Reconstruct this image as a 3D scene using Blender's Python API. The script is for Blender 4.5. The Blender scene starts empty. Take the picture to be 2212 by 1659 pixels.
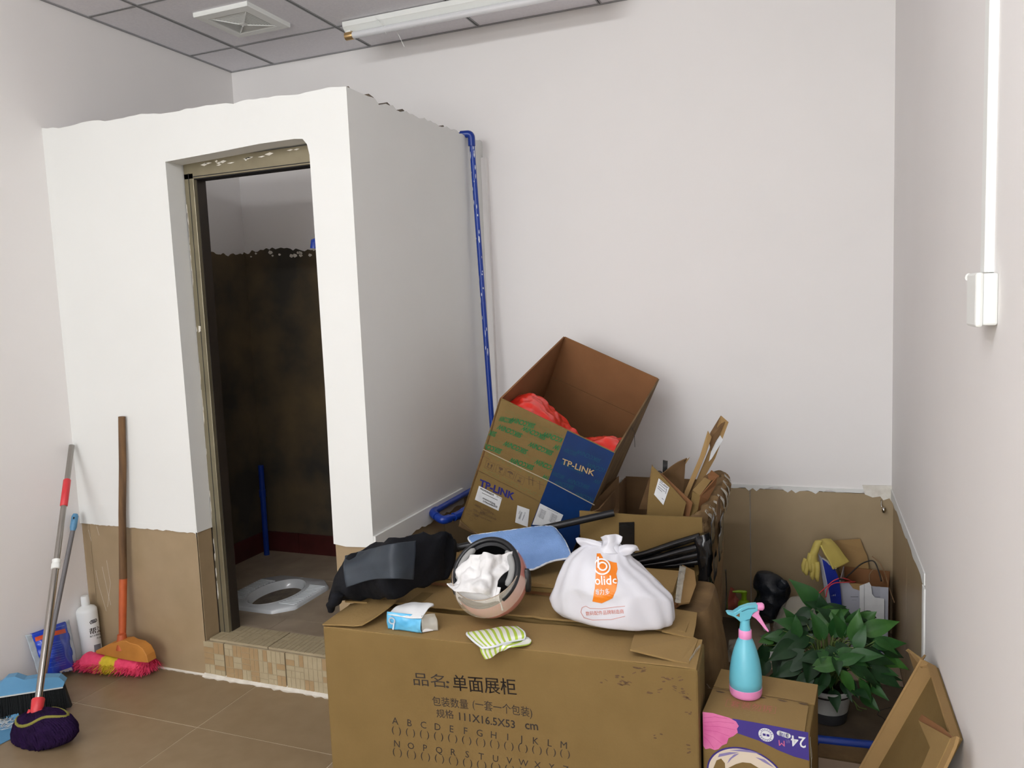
import bpy, bmesh, math, random
import numpy as np
from mathutils import Vector, Matrix, noise
from mathutils.bvhtree import BVHTree
from mathutils.geometry import tessellate_polygon
random.seed(7)
PI = math.pi
scene = bpy.context.scene
COL = scene.collection

# ------------------------------------------------------------------ camera
W_PX, H_PX, F_PX = 2212.0, 1659.0, 1676.8
YAW, PITCH, ROLL = -0.37394231, -0.09903187, -0.04046359
CAM = Vector((2.99121533, -3.58542581, 1.47253257))
fw = Vector((math.sin(YAW)*math.cos(PITCH), math.cos(YAW)*math.cos(PITCH), math.sin(PITCH)))
r0 = Vector((math.cos(YAW), -math.sin(YAW), 0)); u0 = r0.cross(fw)
rt = math.cos(ROLL)*r0 + math.sin(ROLL)*u0
up = -math.sin(ROLL)*r0 + math.cos(ROLL)*u0
cam_d = bpy.data.cameras.new('camera'); cam = bpy.data.objects.new('camera', cam_d); COL.objects.link(cam)
cam_d.sensor_fit = 'HORIZONTAL'; cam_d.sensor_width = 36.0; cam_d.lens = 36.0*F_PX/W_PX
cam_d.clip_start = 0.02; cam_d.clip_end = 50
M = Matrix((rt, up, -fw)).transposed().to_4x4(); M.translation = CAM
cam.matrix_world = M
scene.camera = cam

def at(px, py, x=None, y=None, z=None):
    """world point where the sight line through a photo pixel meets a plane of the room"""
    d = fw + (px-W_PX/2)/F_PX*rt - (py-H_PX/2)/F_PX*up
    if x is not None: t = (x-CAM.x)/d.x
    elif y is not None: t = (y-CAM.y)/d.y
    else: t = (z-CAM.z)/d.z
    return CAM + d*t
def at_plane(px, py, o, n):
    d = fw + (px-W_PX/2)/F_PX*rt - (py-H_PX/2)/F_PX*up
    return CAM + d*((o-CAM).dot(n)/d.dot(n))

# ------------------------------------------------------------------ world, lights, exposure
world = bpy.data.worlds.new('world'); scene.world = world; world.use_nodes = True
bg = world.node_tree.nodes['Background']; bg.inputs[0].default_value = (1.0, 0.99, 0.98, 1); bg.inputs[1].default_value = 1.2
def area(name, loc, size, sizey, power, color, rot):
    l = bpy.data.lights.new(name, 'AREA'); l.shape = 'RECTANGLE'; l.size = size; l.size_y = sizey
    l.energy = power; l.color = color
    o = bpy.data.objects.new(name, l); COL.objects.link(o); o.location = loc; o.rotation_euler = rot; return o
def lamp_row(name, x, y, z, power, n=5):
    for i in range(n):       # a short row of soft points, shining all round like a ceiling tube
        l = bpy.data.lights.new(name, 'POINT'); l.energy = power/n; l.shadow_soft_size = .05; l.color = (0.965, 0.985, 1.0)
        o = bpy.data.objects.new(name, l); COL.objects.link(o); o.location = (x-.5+i/(n-1), y, z)
lamp_row('tube_light_front', 2.10, -3.4, 2.66, 54)
lamp_row('fill_light_middle', 1.30, -6.2, 2.62, 62)  # added fill out of view, evens the light between front and back
lamp_row('fill_light_rear', 1.60, -8.6, 2.62, 70)  # second added fill, far behind the camera, lifts the back wall
area('shopfront_daylight', (1.65, -9.9, 1.45), 3.2, 2.6, 135, (0.955, 0.98, 1.0), (math.radians(90), 0, 0))
scene.view_settings.view_transform = 'Standard'; scene.view_settings.look = 'None'
scene.view_settings.gamma = 1; scene.view_settings.use_curve_mapping = False
scene.view_settings.exposure = -0.08

# ------------------------------------------------------------------ materials
def lin(c):
    return tuple((v/255/12.92 if v/255 <= 0.04045 else ((v/255+0.055)/1.055)**2.4) for v in c) + (1,)
MATS = {}
def mat(name, rgb, rough=0.6, rgb2=None, nscale=6, namt=0.5, detail=4, bump=0.0, bscale=60, metal=0, trans=0, alpha=1,
        spec=0.5, coat=0, stretch=None, sss=0, emit=None, sharp=False, ior=None):
    if name in MATS: return MATS[name]
    m = bpy.data.materials.new(name); m.use_nodes = True; MATS[name] = m
    nt = m.node_tree; N = nt.nodes; L = nt.links; b = N['Principled BSDF']
    b.inputs['Base Color'].default_value = lin(rgb); b.inputs['Roughness'].default_value = rough
    b.inputs['Metallic'].default_value = metal; b.inputs['Specular IOR Level'].default_value = spec
    if trans: b.inputs['Transmission Weight'].default_value = trans
    if ior: b.inputs['IOR'].default_value = ior
    if alpha < 1: b.inputs['Alpha'].default_value = alpha
    if coat: b.inputs['Coat Weight'].default_value = coat; b.inputs['Coat Roughness'].default_value = 0.12
    if sss: b.inputs['Subsurface Weight'].default_value = sss; b.inputs['Subsurface Radius'].default_value = (0.02,0.02,0.02)
    if emit: b.inputs['Emission Color'].default_value = lin(rgb); b.inputs['Emission Strength'].default_value = emit
    tc = N.new('ShaderNodeTexCoord'); mp = N.new('ShaderNodeMapping'); L.new(tc.outputs['Object'], mp.inputs[0])
    if stretch: mp.inputs['Scale'].default_value = stretch
    if rgb2 is not None:
        n = N.new('ShaderNodeTexNoise'); n.inputs['Scale'].default_value = nscale; n.inputs['Detail'].default_value = detail
        L.new(mp.outputs[0], n.inputs['Vector'])
        cr = N.new('ShaderNodeValToRGB'); L.new(n.outputs['Fac'], cr.inputs[0])
        w = 0.04 if sharp else 0.22
        cr.color_ramp.elements[0].position = max(0, namt-w); cr.color_ramp.elements[1].position = min(1, namt+w)
        cr.color_ramp.elements[0].color = lin(rgb); cr.color_ramp.elements[1].color = lin(rgb2)
        L.new(cr.outputs[0], b.inputs['Base Color'])
    if bump:
        n2 = N.new('ShaderNodeTexNoise'); n2.inputs['Scale'].default_value = bscale; n2.inputs['Detail'].default_value = 3
        L.new(mp.outputs[0], n2.inputs['Vector'])
        bp = N.new('ShaderNodeBump'); bp.inputs['Strength'].default_value = bump; bp.inputs['Distance'].default_value = 0.003
        L.new(n2.outputs['Fac'], bp.inputs['Height']); L.new(bp.outputs[0], b.inputs['Normal'])
    return m
wall_w = mat('wall_paint', (240,237,235), 0.75, (238,235,233), 3, .5, bump=.12, bscale=25, spec=.2)
plaster = mat('plaster', (229,230,227), 0.75, (227,228,225), 4, .5, bump=.10, bscale=22, spec=.2)
ceil_m = mat('ceiling_tile', (244,242,246), 0.8, (236,234,239), 90, .5, bump=.25, bscale=300, spec=.2)
tee_m = mat('tee_metal', (150,150,152), 0.45)
groove_m = mat('groove_black', (30,30,32), 0.8)
floor_m = mat('floor_tile', (146,126,98), 0.36, (136,116,88), 14, .5, bump=.03, bscale=40, spec=.4)
grout_m = mat('floor_grout', (206,194,170), 0.8, (184,172,146), 20, .6)
dado_m = mat('dado_tile', (163,142,112), 0.30, (154,134,104), 10, .5, spec=.4)
rear_tile_m = mat('dado_tile_rear', (172,152,120), 0.42, (158,139,108), 4, .5, spec=.35)  # slightly lighter dado tone for the back, right and cubicle side walls
screed_m = mat('screed', (104,88,66), 0.8, (58,48,36), 5, .5, detail=8, bump=.5, bscale=50)
mosaic_a = mat('mosaic_cream', (176,162,132), 0.5, (166,152,122), 30, .5)
mosaic_b = mat('mosaic_tan', (166,140,102), 0.5, (156,130,94), 30, .5)
mosaic_g = mat('mosaic_grout', (166,152,124), 0.8, (146,132,106), 12, .62)
white_mess = mat('white_filler', (232,228,218), 0.8, (205,198,184), 25, .6, bump=.5, bscale=90)
mortar_m = mat('bare_mortar', (128,116,100), 0.9, (88,80,72), 18, .5, bump=.8, bscale=60)
cub_floor = mat('cubicle_floor_tile', (176,160,138), 0.5, (146,130,110), 6, .5)
cement_m = mat('cement_render', (70,66,60), 0.85, (128,108,76), 2.6, .60, detail=7, bump=.35, bscale=14, spec=.15)
skirt_m = mat('maroon_skirting', (92,40,38), 0.35, (70,32,30), 10, .5)
ceramic = mat('ceramic_white', (226,230,232), 0.12, (206,210,212), 10, .6, spec=.6)
pipe_blue = mat('pipe_blue', (20,62,160), 0.3, (16,50,138), 5, .5, spec=.5)
paint_spl = mat('paint_splash', (220,224,230), 0.6)
alu_olive = mat('frame_bronze', (150,142,118), 0.30, (130,122,100), 8, .5, metal=.55)
alu_dark = mat('frame_dark', (52,44,36), 0.5, (40,34,28), 8, .5)
plastic_w = mat('white_plastic', (238,240,236), 0.35, spec=.5)
plastic_g = mat('grey_plastic', (205,206,202), 0.4)
brass_m = mat('lamp_cap_brass', (190,158,110), 0.32, metal=.7)
tube_m = mat('tube_glass', (225,226,228), 0.15, spec=.6, coat=.4)
def card(name, a, b, sc=7):
    return mat(name, a, 0.82, b, sc, .5, detail=5, bump=.22, bscale=140, spec=.18)
cb = card('cardboard', (128,105,64), (120,98,58))
cb_top = card('cardboard_toplit', (150,124,80), (142,116,74))  # same cardboard lightened as if lit from above; also pale flaps
cb_in = card('cardboard_inside', (142,100,66), (132,92,60))
cb_dk = card('cardboard_dark', (122,94,64), (98,75,52))
cb_dirty = card('cardboard_dirty', (134,108,74), (96,76,52), 9)
cb_tan = card('cardboard_tan', (160,130,86), (152,122,80))
cb_edge = card('cardboard_edge', (120,92,60), (88,66,42), 60)
ink = mat('black_ink', (38,30,26), 0.7, (52,42,34), 40, .5)
ink_soft = mat('faded_ink', (84,64,44), 0.8, (100,78,54), 30, .5)
ink_scuff = mat('scuff_marks', (80,60,40), 0.9, (110,84,56), 60, .5)
blue_ink = mat('navy_print', (16,52,104), 0.4, (14,44,92), 20, .5)
navy_txt = mat('indigo_ink', (36,38,112), 0.6)
green_ink = mat('green_ink', (14,112,62), 0.5)
green_dim = mat('green_ink_faded', (92,118,66), 0.6)
green_on_blue = mat('green_on_navy', (20,84,104), 0.5)
tan_txt = mat('tan_print', (178,150,104), 0.7)
paper = mat('label_paper', (226,228,228), 0.6, (214,216,218), 30, .5)
grey_txt = mat('grey_print', (120,122,128), 0.7)
clear_tape = mat('clear_tape', (120,108,84), 0.12, alpha=.045, spec=.6)
black_tape = mat('black_tape', (14,15,17), 0.16, (22,22,24), 20, .5, bump=.5, bscale=20, spec=.6)
black_cloth = mat('black_cloth', (17,18,22), 0.9, (26,27,32), 12, .5, bump=.5, bscale=60, spec=.2)
panel_cloth = mat('charcoal_nylon', (46,52,60), 0.5, (58,66,74), 8, .5, bump=.3, bscale=30, spec=.35)
black_plastic = mat('black_plastic', (22,23,26), 0.35, spec=.5)
rubber_b = mat('black_rubber', (26,26,28), 0.6)
grey_pad = mat('grey_pad', (150,150,148), 0.85)
pink_shell = mat('pink_shell', (206,138,126), 0.22, (196,128,116), 6, .5, coat=.5)
visor_m = mat('clear_visor', (250,240,222), 0.03, alpha=.20, spec=.8)
white_cloth = mat('white_cloth', (232,231,230), 0.9, (222,221,221), 14, .5, bump=.35, bscale=120, spec=.15)
towel_b = mat('blue_towel', (140,176,230), 0.95, (118,152,204), 10, .56, detail=6, bump=1.0, bscale=350, spec=.1)
towel_trim = mat('white_trim', (226,230,236), 0.9)
bag_w = mat('white_bag', (214,215,221), 0.42, (220,219,226), 5, .5, bump=.5, bscale=20, spec=.45, sss=.15)
orange_m = mat('orange_print', (236,132,26), 0.4, (228,122,20), 20, .5)
bag_txt = mat('white_print', (246,246,246), 0.5)
bag_red = mat('red_line_print', (206,128,112), 0.5)
red_plastic = mat('red_film', (226,40,30), 0.28, (236,58,44), 8, .5, bump=.6, bscale=22, spec=.6, sss=.1)
green_plastic = mat('lime_plastic', (150,196,36), 0.28, spec=.5, sss=.1)
green_clear = mat('lime_clear', (150,168,60), 0.1, alpha=.55, spec=.6)
black_film = mat('black_film', (14,20,30), 0.42, (24,32,44), 14, .5, bump=1.0, bscale=60, spec=.5)
clear_film = mat('clear_film', (215,212,200), 0.25, alpha=.42, spec=.6, bump=.6, bscale=30)
aqua = mat('aqua_plastic', (112,196,214), 0.32, (104,188,208), 20, .5, spec=.5)
pinkp = mat('pink_plastic', (240,152,204), 0.32, spec=.5)
leaf_a = mat('leaf_green', (34,80,34), 0.46, (48,98,40), 22, .55, spec=.5)
vent_shade_m = mat('vent_shadow', (96,96,98), 0.8)
leaf_b = mat('leaf_dark', (22,56,28), 0.5, (30,70,32), 22, .55, spec=.5)
leaf_c = mat('leaf_light', (62,112,42), 0.46, (44,92,36), 20, .55, spec=.5)
stem_m = mat('stem_green', (110,132,66), 0.5)
soil_m = mat('soil', (44,34,26), 0.95, (28,22,18), 40, .5, bump=1, bscale=80)
pot_m = mat('pot_grey_white', (206,206,202), 0.5, (168,168,164), 8, .5)
pot_dk = mat('pot_foot_dark', (52,52,54), 0.6)
glove_m = mat('glove_yellow', (204,186,98), 0.6, (190,172,88), 10, .5, bump=.2, bscale=80)
box_grey = mat('grey_print_board', (176,178,188), 0.6, (166,168,178), 6, .5)
royal = mat('royal_print', (30,52,160), 0.5, (24,44,144), 6, .5)
wire_red = mat('red_wire', (214,62,74), 0.5)
wire_bk = mat('black_wire', (30,24,20), 0.5)
twine = mat('strap_tan', (134,104,72), 0.6)
steel = mat('stainless_steel', (176,172,166), 0.2, metal=1)
steel_b = mat('painted_steel', (160,156,150), 0.3, metal=.9)
red_pl = mat('red_plastic', (208,56,62), 0.4)
purple = mat('purple_yarn', (40,22,58), 0.95, (30,15,44), 40, .5, bump=1, bscale=200, spec=.1)
olive_b = mat('olive_band', (126,122,50), 0.9)
wood_h = mat('broom_wood', (124,92,58), 0.75, (78,56,36), 5, .5, stretch=(8,8,1), bump=.3, bscale=60)
orange_w = mat('orange_paint', (196,96,46), 0.55, (168,76,38), 14, .5)
orange_pl = mat('orange_plastic', (206,138,60), 0.55, (172,112,46), 8, .5)
pink_b = mat('pink_bristle', (246,78,120), 0.7, (230,58,98), 60, .5)
yellow_b = mat('yellow_bristle', (226,200,50), 0.7, (206,178,36), 60, .5)
blue_pl = mat('steel_blue_plastic', (96,152,190), 0.42, (86,140,178), 8, .5)
grey_pole = mat('grey_pole', (112,110,112), 0.4)
bristle_k = mat('black_bristle', (20,24,26), 0.85)
pouch_b = mat('blue_pouch', (28,62,188), 0.25, (40,80,204), 8, .5, bump=.6, bscale=20, spec=.6)
pouch_o = mat('orange_red_print', (212,84,44), 0.4)
pouch_s = mat('silver_film', (198,208,214), 0.3, (160,172,180), 30, .5, spec=.5)
bottle_w = mat('bottle_white', (236,240,240), 0.35, spec=.5, sss=.1)
pink_fl = mat('flower_pink', (204,92,150), 0.7, (222,126,172), 18, .5)
purp_print = mat('violet_print', (62,46,134), 0.6, (56,42,124), 10, .5)
cream_pr = mat('cream_print', (214,200,180), 0.7)
lav_pr = mat('lavender_print', (132,122,168), 0.7)
rose_pr = mat('rose_stamp', (178,104,88), 0.8)
board_m = mat('beige_board', (176,156,134), 0.6, (164,144,122), 8, .5)
chrome = mat('chrome', (210,205,196), 0.15, metal=1)

# ------------------------------------------------------------------ mesh helpers
class MB:
    def __init__(s): s.v = []; s.f = []; s.uv = None
    def add(s, vs, fs):
        o = len(s.v); s.v += [Vector(v) for v in vs]; s.f += [tuple(i+o for i in f) for f in fs]; return s
    def box(s, a, b, m=None):
        x0,y0,z0 = a; x1,y1,z1 = b
        vs = [Vector(p) for p in ((x0,y0,z0),(x1,y0,z0),(x1,y1,z0),(x0,y1,z0),(x0,y0,z1),(x1,y0,z1),(x1,y1,z1),(x0,y1,z1))]
        if m: vs = [m @ v for v in vs]
        return s.add(vs, [(0,3,2,1),(4,5,6,7),(0,1,5,4),(1,2,6,5),(2,3,7,6),(3,0,4,7)])
    def bar(s, p, q, w, h, upv=(0,0,1)):
        p = Vector(p); q = Vector(q); d = (q-p).normalized(); u = Vector(upv); sd = d.cross(u)
        if sd.length < 1e-4: sd = d.cross(Vector((1,0,0)))
        sd.normalize(); u = sd.cross(d); sd = sd*w/2; u = u*h/2
        vs = [p-sd-u,p+sd-u,p+sd+u,p-sd+u,q-sd-u,q+sd-u,q+sd+u,q-sd+u]
        return s.add(vs, [(0,1,2,3),(7,6,5,4),(0,4,5,1),(1,5,6,2),(2,6,7,3),(3,7,4,0)])
    def tube(s, pts, r, n=12, caps=True, closed=False, flat=1.0, upv=None):
        pts = [Vector(p) for p in pts]; k = len(pts); rs = r if isinstance(r, (list,tuple)) else [r]*k
        vs = []; prev = None
        for i,p in enumerate(pts):
            a = pts[(i-1) % k] if (closed or i > 0) else p; b = pts[(i+1) % k] if (closed or i < k-1) else p
            t = (b-a).normalized()
            if prev is None:
                g = Vector(upv) if upv else (Vector((0,0,1)) if abs(t.z) < .9 else Vector((1,0,0)))
            else: g = prev
            nn = (g - t*g.dot(t))
            if nn.length < 1e-5: nn = t.orthogonal()
            nn.normalize(); prev = nn; bb = t.cross(nn)
            for j in range(n):
                an = 2*PI*j/n; vs.append(p + nn*math.cos(an)*rs[i]*flat + bb*math.sin(an)*rs[i])
        fs = []
        for i in range(k if closed else k-1):
            for j in range(n):
                a = i*n+j; b = i*n+(j+1) % n; c = ((i+1) % k)*n+(j+1) % n; d = ((i+1) % k)*n+j; fs.append((a,b,c,d))
        if caps and not closed: fs += [tuple(range(n-1,-1,-1)), tuple(range((k-1)*n, k*n))]
        return s.add(vs, fs)
    def lathe(s, prof, n=32, m=None, sx=1, sy=1):
        vs = []; k = len(prof)
        for r,z in prof:
            for j in range(n):
                a = 2*PI*j/n; v = Vector((r*math.cos(a)*sx, r*math.sin(a)*sy, z)); vs.append(m @ v if m else v)
        fs = [(i*n+j, i*n+(j+1) % n, (i+1)*n+(j+1) % n, (i+1)*n+j) for i in range(k-1) for j in range(n)]
        fs += [tuple(range(n-1,-1,-1)), tuple(range((k-1)*n, k*n))]
        return s.add(vs, fs)
    def poly(s, pts, thick, nrm=None):
        """a slab: outline pts (3-D, roughly planar), extruded by thick against its normal"""
        pts = [Vector(p) for p in pts]; n = len(pts)
        nm = Vector((0,0,0))
        for i in range(n): nm += (pts[i]-pts[0]).cross(pts[(i+1) % n]-pts[0])
        nm.normalize()
        if nrm is not None and nm.dot(Vector(nrm)) < 0: pts.reverse(); nm = -nm
        tri = tessellate_polygon([pts]); tt = []
        for a,b,c in tri:
            q = (pts[b]-pts[a]).cross(pts[c]-pts[a])
            tt.append((a,b,c) if q.dot(nm) > 0 else (c,b,a))
        vs = pts + [p - nm*thick for p in pts]
        fs = tt + [(c+n,b+n,a+n) for a,b,c in tt] + [(i, i+n, (i+1) % n+n, (i+1) % n) for i in range(n)]
        return s.add(vs, fs)
    def sheet(s, ctrl, thick=0.002, nu=24, nv=24, amp=0.0, fr=12, seed=0, amp2=0.0, fr2=40):
        """smooth sheet through a grid of control points, with folds and thickness; stores uv"""
        g = np.array([[tuple(p) for p in row] for row in ctrl], float)
        def interp(a, n):
            m = a.shape[0]; ts = np.linspace(0, m-1, n); out = []
            for t in ts:
                i = min(int(t), m-2); f = t-i
                p0 = a[i-1] if i > 0 else 2*a[i]-a[i+1]; p1 = a[i]; p2 = a[i+1]; p3 = a[i+2] if i+2 < m else 2*a[i+1]-a[i]
                out.append(.5*((2*p1)+(-p0+p2)*f+(2*p0-5*p1+4*p2-p3)*f*f+(-p0+3*p1-3*p2+p3)*f**3))
            return np.array(out)
        g = interp(g, nv); g = interp(g.transpose(1,0,2), nu).transpose(1,0,2)
        du = np.gradient(g, axis=1); dv = np.gradient(g, axis=0); nr = np.cross(du, dv)
        nr /= (np.linalg.norm(nr, axis=2, keepdims=True)+1e-9)
        if amp or amp2:
            for i in range(nv):
                for j in range(nu):
                    p = Vector(g[i,j])
                    d = amp*noise.noise(p*fr+Vector((seed,0,0))) + amp2*(noise.noise(p*fr2+Vector((0,seed,0))))
                    g[i,j] += nr[i,j]*d
            du = np.gradient(g, axis=1); dv = np.gradient(g, axis=0); nr = np.cross(du, dv)
            nr /= (np.linalg.norm(nr, axis=2, keepdims=True)+1e-9)
        A = (g+nr*thick/2).reshape(-1,3); B = (g-nr*thick/2).reshape(-1,3); K = nu*nv
        o = len(s.v)
        fs = []; 
        for i in range(nv-1):
            for j in range(nu-1):
                a = i*nu+j; fs.append((a,a+1,a+nu+1,a+nu)); fs.append((a+K,a+nu+K,a+nu+1+K,a+1+K))
        for j in range(nu-1):
            a = j; fs.append((a+1,a,a+K,a+1+K)); a = (nv-1)*nu+j; fs.append((a,a+1,a+1+K,a+K))
        for i in range(nv-1):
            a = i*nu; fs.append((a,a+nu,a+nu+K,a+K)); a = i*nu+nu-1; fs.append((a+nu,a,a+K,a+nu+K))
        if s.uv is None: s.uv = {}
        for i in range(nv):
            for j in range(nu):
                s.uv[o+i*nu+j] = (j/(nu-1), i/(nv-1)); s.uv[o+K+i*nu+j] = (j/(nu-1), i/(nv-1))
        s.add([tuple(x) for x in A]+[tuple(x) for x in B], fs); s.grid = g
        return s
    def loft(s, rows, n=40, amp=0.0, fr=10, pleat=0.0, npl=9, seed=0, e=1.0, sub=3):
        """closed body through rings (centre, half-vector a, half-vector b)"""
        R = [np.array([tuple(Vector(c)), tuple(Vector(a)), tuple(Vector(b))]) for c,a,b in rows]
        out = []
        m = len(R)
        for i in range(m-1):
            for q in range(sub):
                f = q/sub
                p0 = R[i-1] if i > 0 else R[i]; p1 = R[i]; p2 = R[i+1]; p3 = R[i+2] if i+2 < m else R[i+1]
                out.append(.5*((2*p1)+(-p0+p2)*f+(2*p0-5*p1+4*p2-p3)*f*f+(-p0+3*p1-3*p2+p3)*f**3))
        out.append(R[-1]); vs = []; k = len(out)
        for i,rr in enumerate(out):
            c,a,b = (Vector(x) for x in rr)
            for j in range(n):
                t = 2*PI*j/n; ct, st = math.cos(t), math.sin(t)
                ct = math.copysign(abs(ct)**e, ct); st = math.copysign(abs(st)**e, st)
                d = a*ct + b*st
                pl = 1 + pleat*math.sin(npl*t + seed + 1.3*math.sin(2*t)+ i*.13)*(.4+.6*i/k)
                p = c + d*pl
                if amp: p += d.normalized()*amp*(1-abs(2*noise.noise(p*fr+Vector((seed,seed,0)))))  if d.length > 1e-6 else Vector()
                vs.append(p)
        fs = [(i*n+j, i*n+(j+1) % n, (i+1)*n+(j+1) % n, (i+1)*n+j) for i in range(k-1) for j in range(n)]
        fs += [tuple(range(n-1,-1,-1)), tuple(range((k-1)*n, k*n))]
        return s.add(vs, fs)

def origin_of(o):
    v = Vector((0,0,0))
    while o is not None: v += o.location; o = o.parent
    return v
def obj(name, mb, m, parent=None, loc=None, smooth=False, bevel=0, auto=None, kind=None, label=None, recalc=True):
    me = bpy.data.meshes.new(name)
    base = origin_of(parent); loc = Vector(loc) if loc is not None else (base.copy() if parent else Vector((0,0,0)))
    me.from_pydata([tuple(v-loc) for v in mb.v], [], mb.f)
    if mb.uv is not None:
        ul = me.uv_layers.new(name='uv')
        for l in me.loops: ul.data[l.index].uv = mb.uv.get(l.vertex_index, (0,0))
    if recalc:
        bm = bmesh.new(); bm.from_mesh(me); bmesh.ops.recalc_face_normals(bm, faces=bm.faces); bm.to_mesh(me); bm.free()
    ms = m if isinstance(m, (list,tuple)) else [m]
    for x in ms: me.materials.append(x)
    if smooth:
        for p in me.polygons: p.use_smooth = True
        if auto: me.set_sharp_from_angle(angle=math.radians(auto))
    o = bpy.data.objects.new(name, me); COL.objects.link(o)
    if parent: o.parent = parent
    o.location = loc - base
    if bevel:
        b = o.modifiers.new('bevel', 'BEVEL'); b.width = bevel; b.segments = 2; b.limit_method = 'ANGLE'; b.angle_limit = math.radians(40)
    if kind: o['kind'] = kind
    if label: o['label'] = label
    return o
def tag(o, label, cat, group=None):
    o['label'] = label; o['category'] = cat
    if group: o['group'] = group
    return o
def thing(name, loc, label, cat, group=None):
    o = bpy.data.objects.new(name, None); COL.objects.link(o); o.location = loc; o.empty_display_size = .05
    return tag(o, label, cat, group)
def struct(name, mb, m, **k): return obj(name, mb, m, kind='structure', **k)

_txt = {}
def text2d(s, bold=0.0, res=2):
    """flat glyph outlines of a string, filled: ([(x,y)], faces, width) at size 1"""
    key = (s, bold, res)
    if key in _txt: return _txt[key]
    c = bpy.data.curves.new('t', 'FONT'); c.body = s; c.size = 1; c.resolution_u = res; c.offset = bold; c.fill_mode = 'FRONT'
    o = bpy.data.objects.new('t', c); COL.objects.link(o)
    dg = bpy.context.evaluated_depsgraph_get(); dg.update()
    me = bpy.data.meshes.new_from_object(o.evaluated_get(dg))
    vs = [(v.co.x, v.co.y) for v in me.vertices]; fs = [tuple(p.vertices) for p in me.polygons]
    bpy.data.objects.remove(o); bpy.data.curves.remove(c); bpy.data.meshes.remove(me)
    w = max([v[0] for v in vs], default=0)
    _txt[key] = (vs, fs, w); return _txt[key]
class Ink:
    """2-D artwork on a plane: origin O, axes U (right) and V (up), lifted off by e along N"""
    def __init__(s, O, U, V, e=0.0006):
        s.O = Vector(O); s.U = Vector(U).normalized(); s.V = Vector(V).normalized(); s.N = s.U.cross(s.V).normalized(); s.e = e; s.v = []; s.f = []
    def uv(s, px, py):
        p = at_plane(px, py, s.O, s.N) - s.O; return p.dot(s.U), p.dot(s.V)
    def _a(s, vs, fs): o = len(s.v); s.v += vs; s.f += [tuple(i+o for i in f) for f in fs]
    def text(s, t, x, y, size, bold=0.0, rot=0, sx=1, shear=0, width=None, center=False):
        if bold and any(ord(ch) > 0x2e80 for ch in t):      # heavy strokes without outline offset
            for q in (-1, 1, 0):
                s.text(t, x+q*bold*size*.8*math.cos(rot), y+q*bold*size*.8*math.sin(rot), size, 0, rot, sx, shear, width, center)
            return s
        vs, fs, w = text2d(t, bold)
        if width and w: sx = width/(w*size)
        c, sn = math.cos(rot), math.sin(rot); off = -w*size*sx/2 if center else 0
        o = []
        for a,b in vs:
            a2 = a*size*sx + b*size*shear + off; b2 = b*size; o.append((x+a2*c-b2*sn, y+a2*sn+b2*c))
        s._a(o, fs); return s
    def poly(s, pts):
        t = tessellate_polygon([[Vector((a,b,0)) for a,b in pts]]); s._a(list(pts), [tuple(q) for q in t]); return s
    def rect(s, x0, y0, x1, y1): return s.poly([(x0,y0),(x1,y0),(x1,y1),(x0,y1)])
    def line(s, pts, w, closed=False):
        k = len(pts)
        for i in range(k if closed else k-1):
            a = Vector(pts[i]); b = Vector(pts[(i+1) % k]); d = (b-a)
            if d.length < 1e-9: continue
            d = d.normalized(); n = Vector((-d.y, d.x))*w/2; e = d*w/2*.6
            s.poly([tuple(a-n-e), tuple(b-n+e), tuple(b+n+e), tuple(a+n-e)])
        return s
    def ell(s, cx_, cy_, a, b, n=28, rot=0, w=None):
        pts = []
        for i in range(n):
            t = 2*PI*i/n; x = a*math.cos(t); y = b*math.sin(t)
            pts.append((cx_+x*math.cos(rot)-y*math.sin(rot), cy_+x*math.sin(rot)+y*math.cos(rot)))
        return s.line(pts, w, True) if w else s.poly(pts)
    def put(s, name, m, parent, e=None, label=None, bvh=None, dist=.3, maxe=None):
        me_v = s.v; me_f = s.f; e = s.e if e is None else e
        if maxe:
            bm = bmesh.new(); bv = [bm.verts.new((a,b,0)) for a,b in me_v]
            for f in me_f:
                try: bm.faces.new([bv[i] for i in f])
                except ValueError: pass
            for _ in range(5):
                ed = [q for q in bm.edges if q.calc_length() > maxe]
                if not ed: break
                bmesh.ops.subdivide_edges(bm, edges=ed, cuts=1); bmesh.ops.triangulate(bm, faces=bm.faces)
            bm.verts.index_update(); me_v = [(v.co.x, v.co.y) for v in bm.verts]; me_f = [tuple(v.index for v in f.verts) for f in bm.faces]; bm.free()
        mb = MB()
        P = []
        for a,b in me_v:
            p = s.O + s.U*a + s.V*b
            if bvh:
                hit = bvh.ray_cast(CAM, (p-CAM).normalized())
                p = hit[0] + (hit[1] if hit[1].dot(s.N) > 0 else -hit[1])*e if hit[0] else None
            else: p = p + s.N*e
            P.append(p)
        ff = []
        for f in me_f:
            if len(set(f)) < 3 or any(P[i] is None for i in f): continue
            q = (P[f[1]]-P[f[0]]).cross(P[f[2]]-P[f[0]])
            ff.append(f if q.dot(s.N) > 0 else tuple(reversed(f)))
        mb.add([p if p is not None else s.O for p in P], ff)
        if bvh:       # drop points that found no surface
            used = sorted({i for f in mb.f for i in f}); mp_ = {a:i for i,a in enumerate(used)}
            mb.v = [mb.v[i] for i in used]; mb.f = [tuple(mp_[i] for i in f) for f in mb.f]
        return obj(name, mb, m, parent, recalc=False, label=label)
def bvh_of(mb): return BVHTree.FromPolygons([tuple(v) for v in mb.v], mb.f)
def jag(a, b, n, amp, seed=0):
    """values 0..1 with small offsets: a ragged edge"""
    rnd = random.Random(seed); return [(a+(b-a)*i/n, rnd.uniform(-amp, amp)) for i in range(n+1)]
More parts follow.
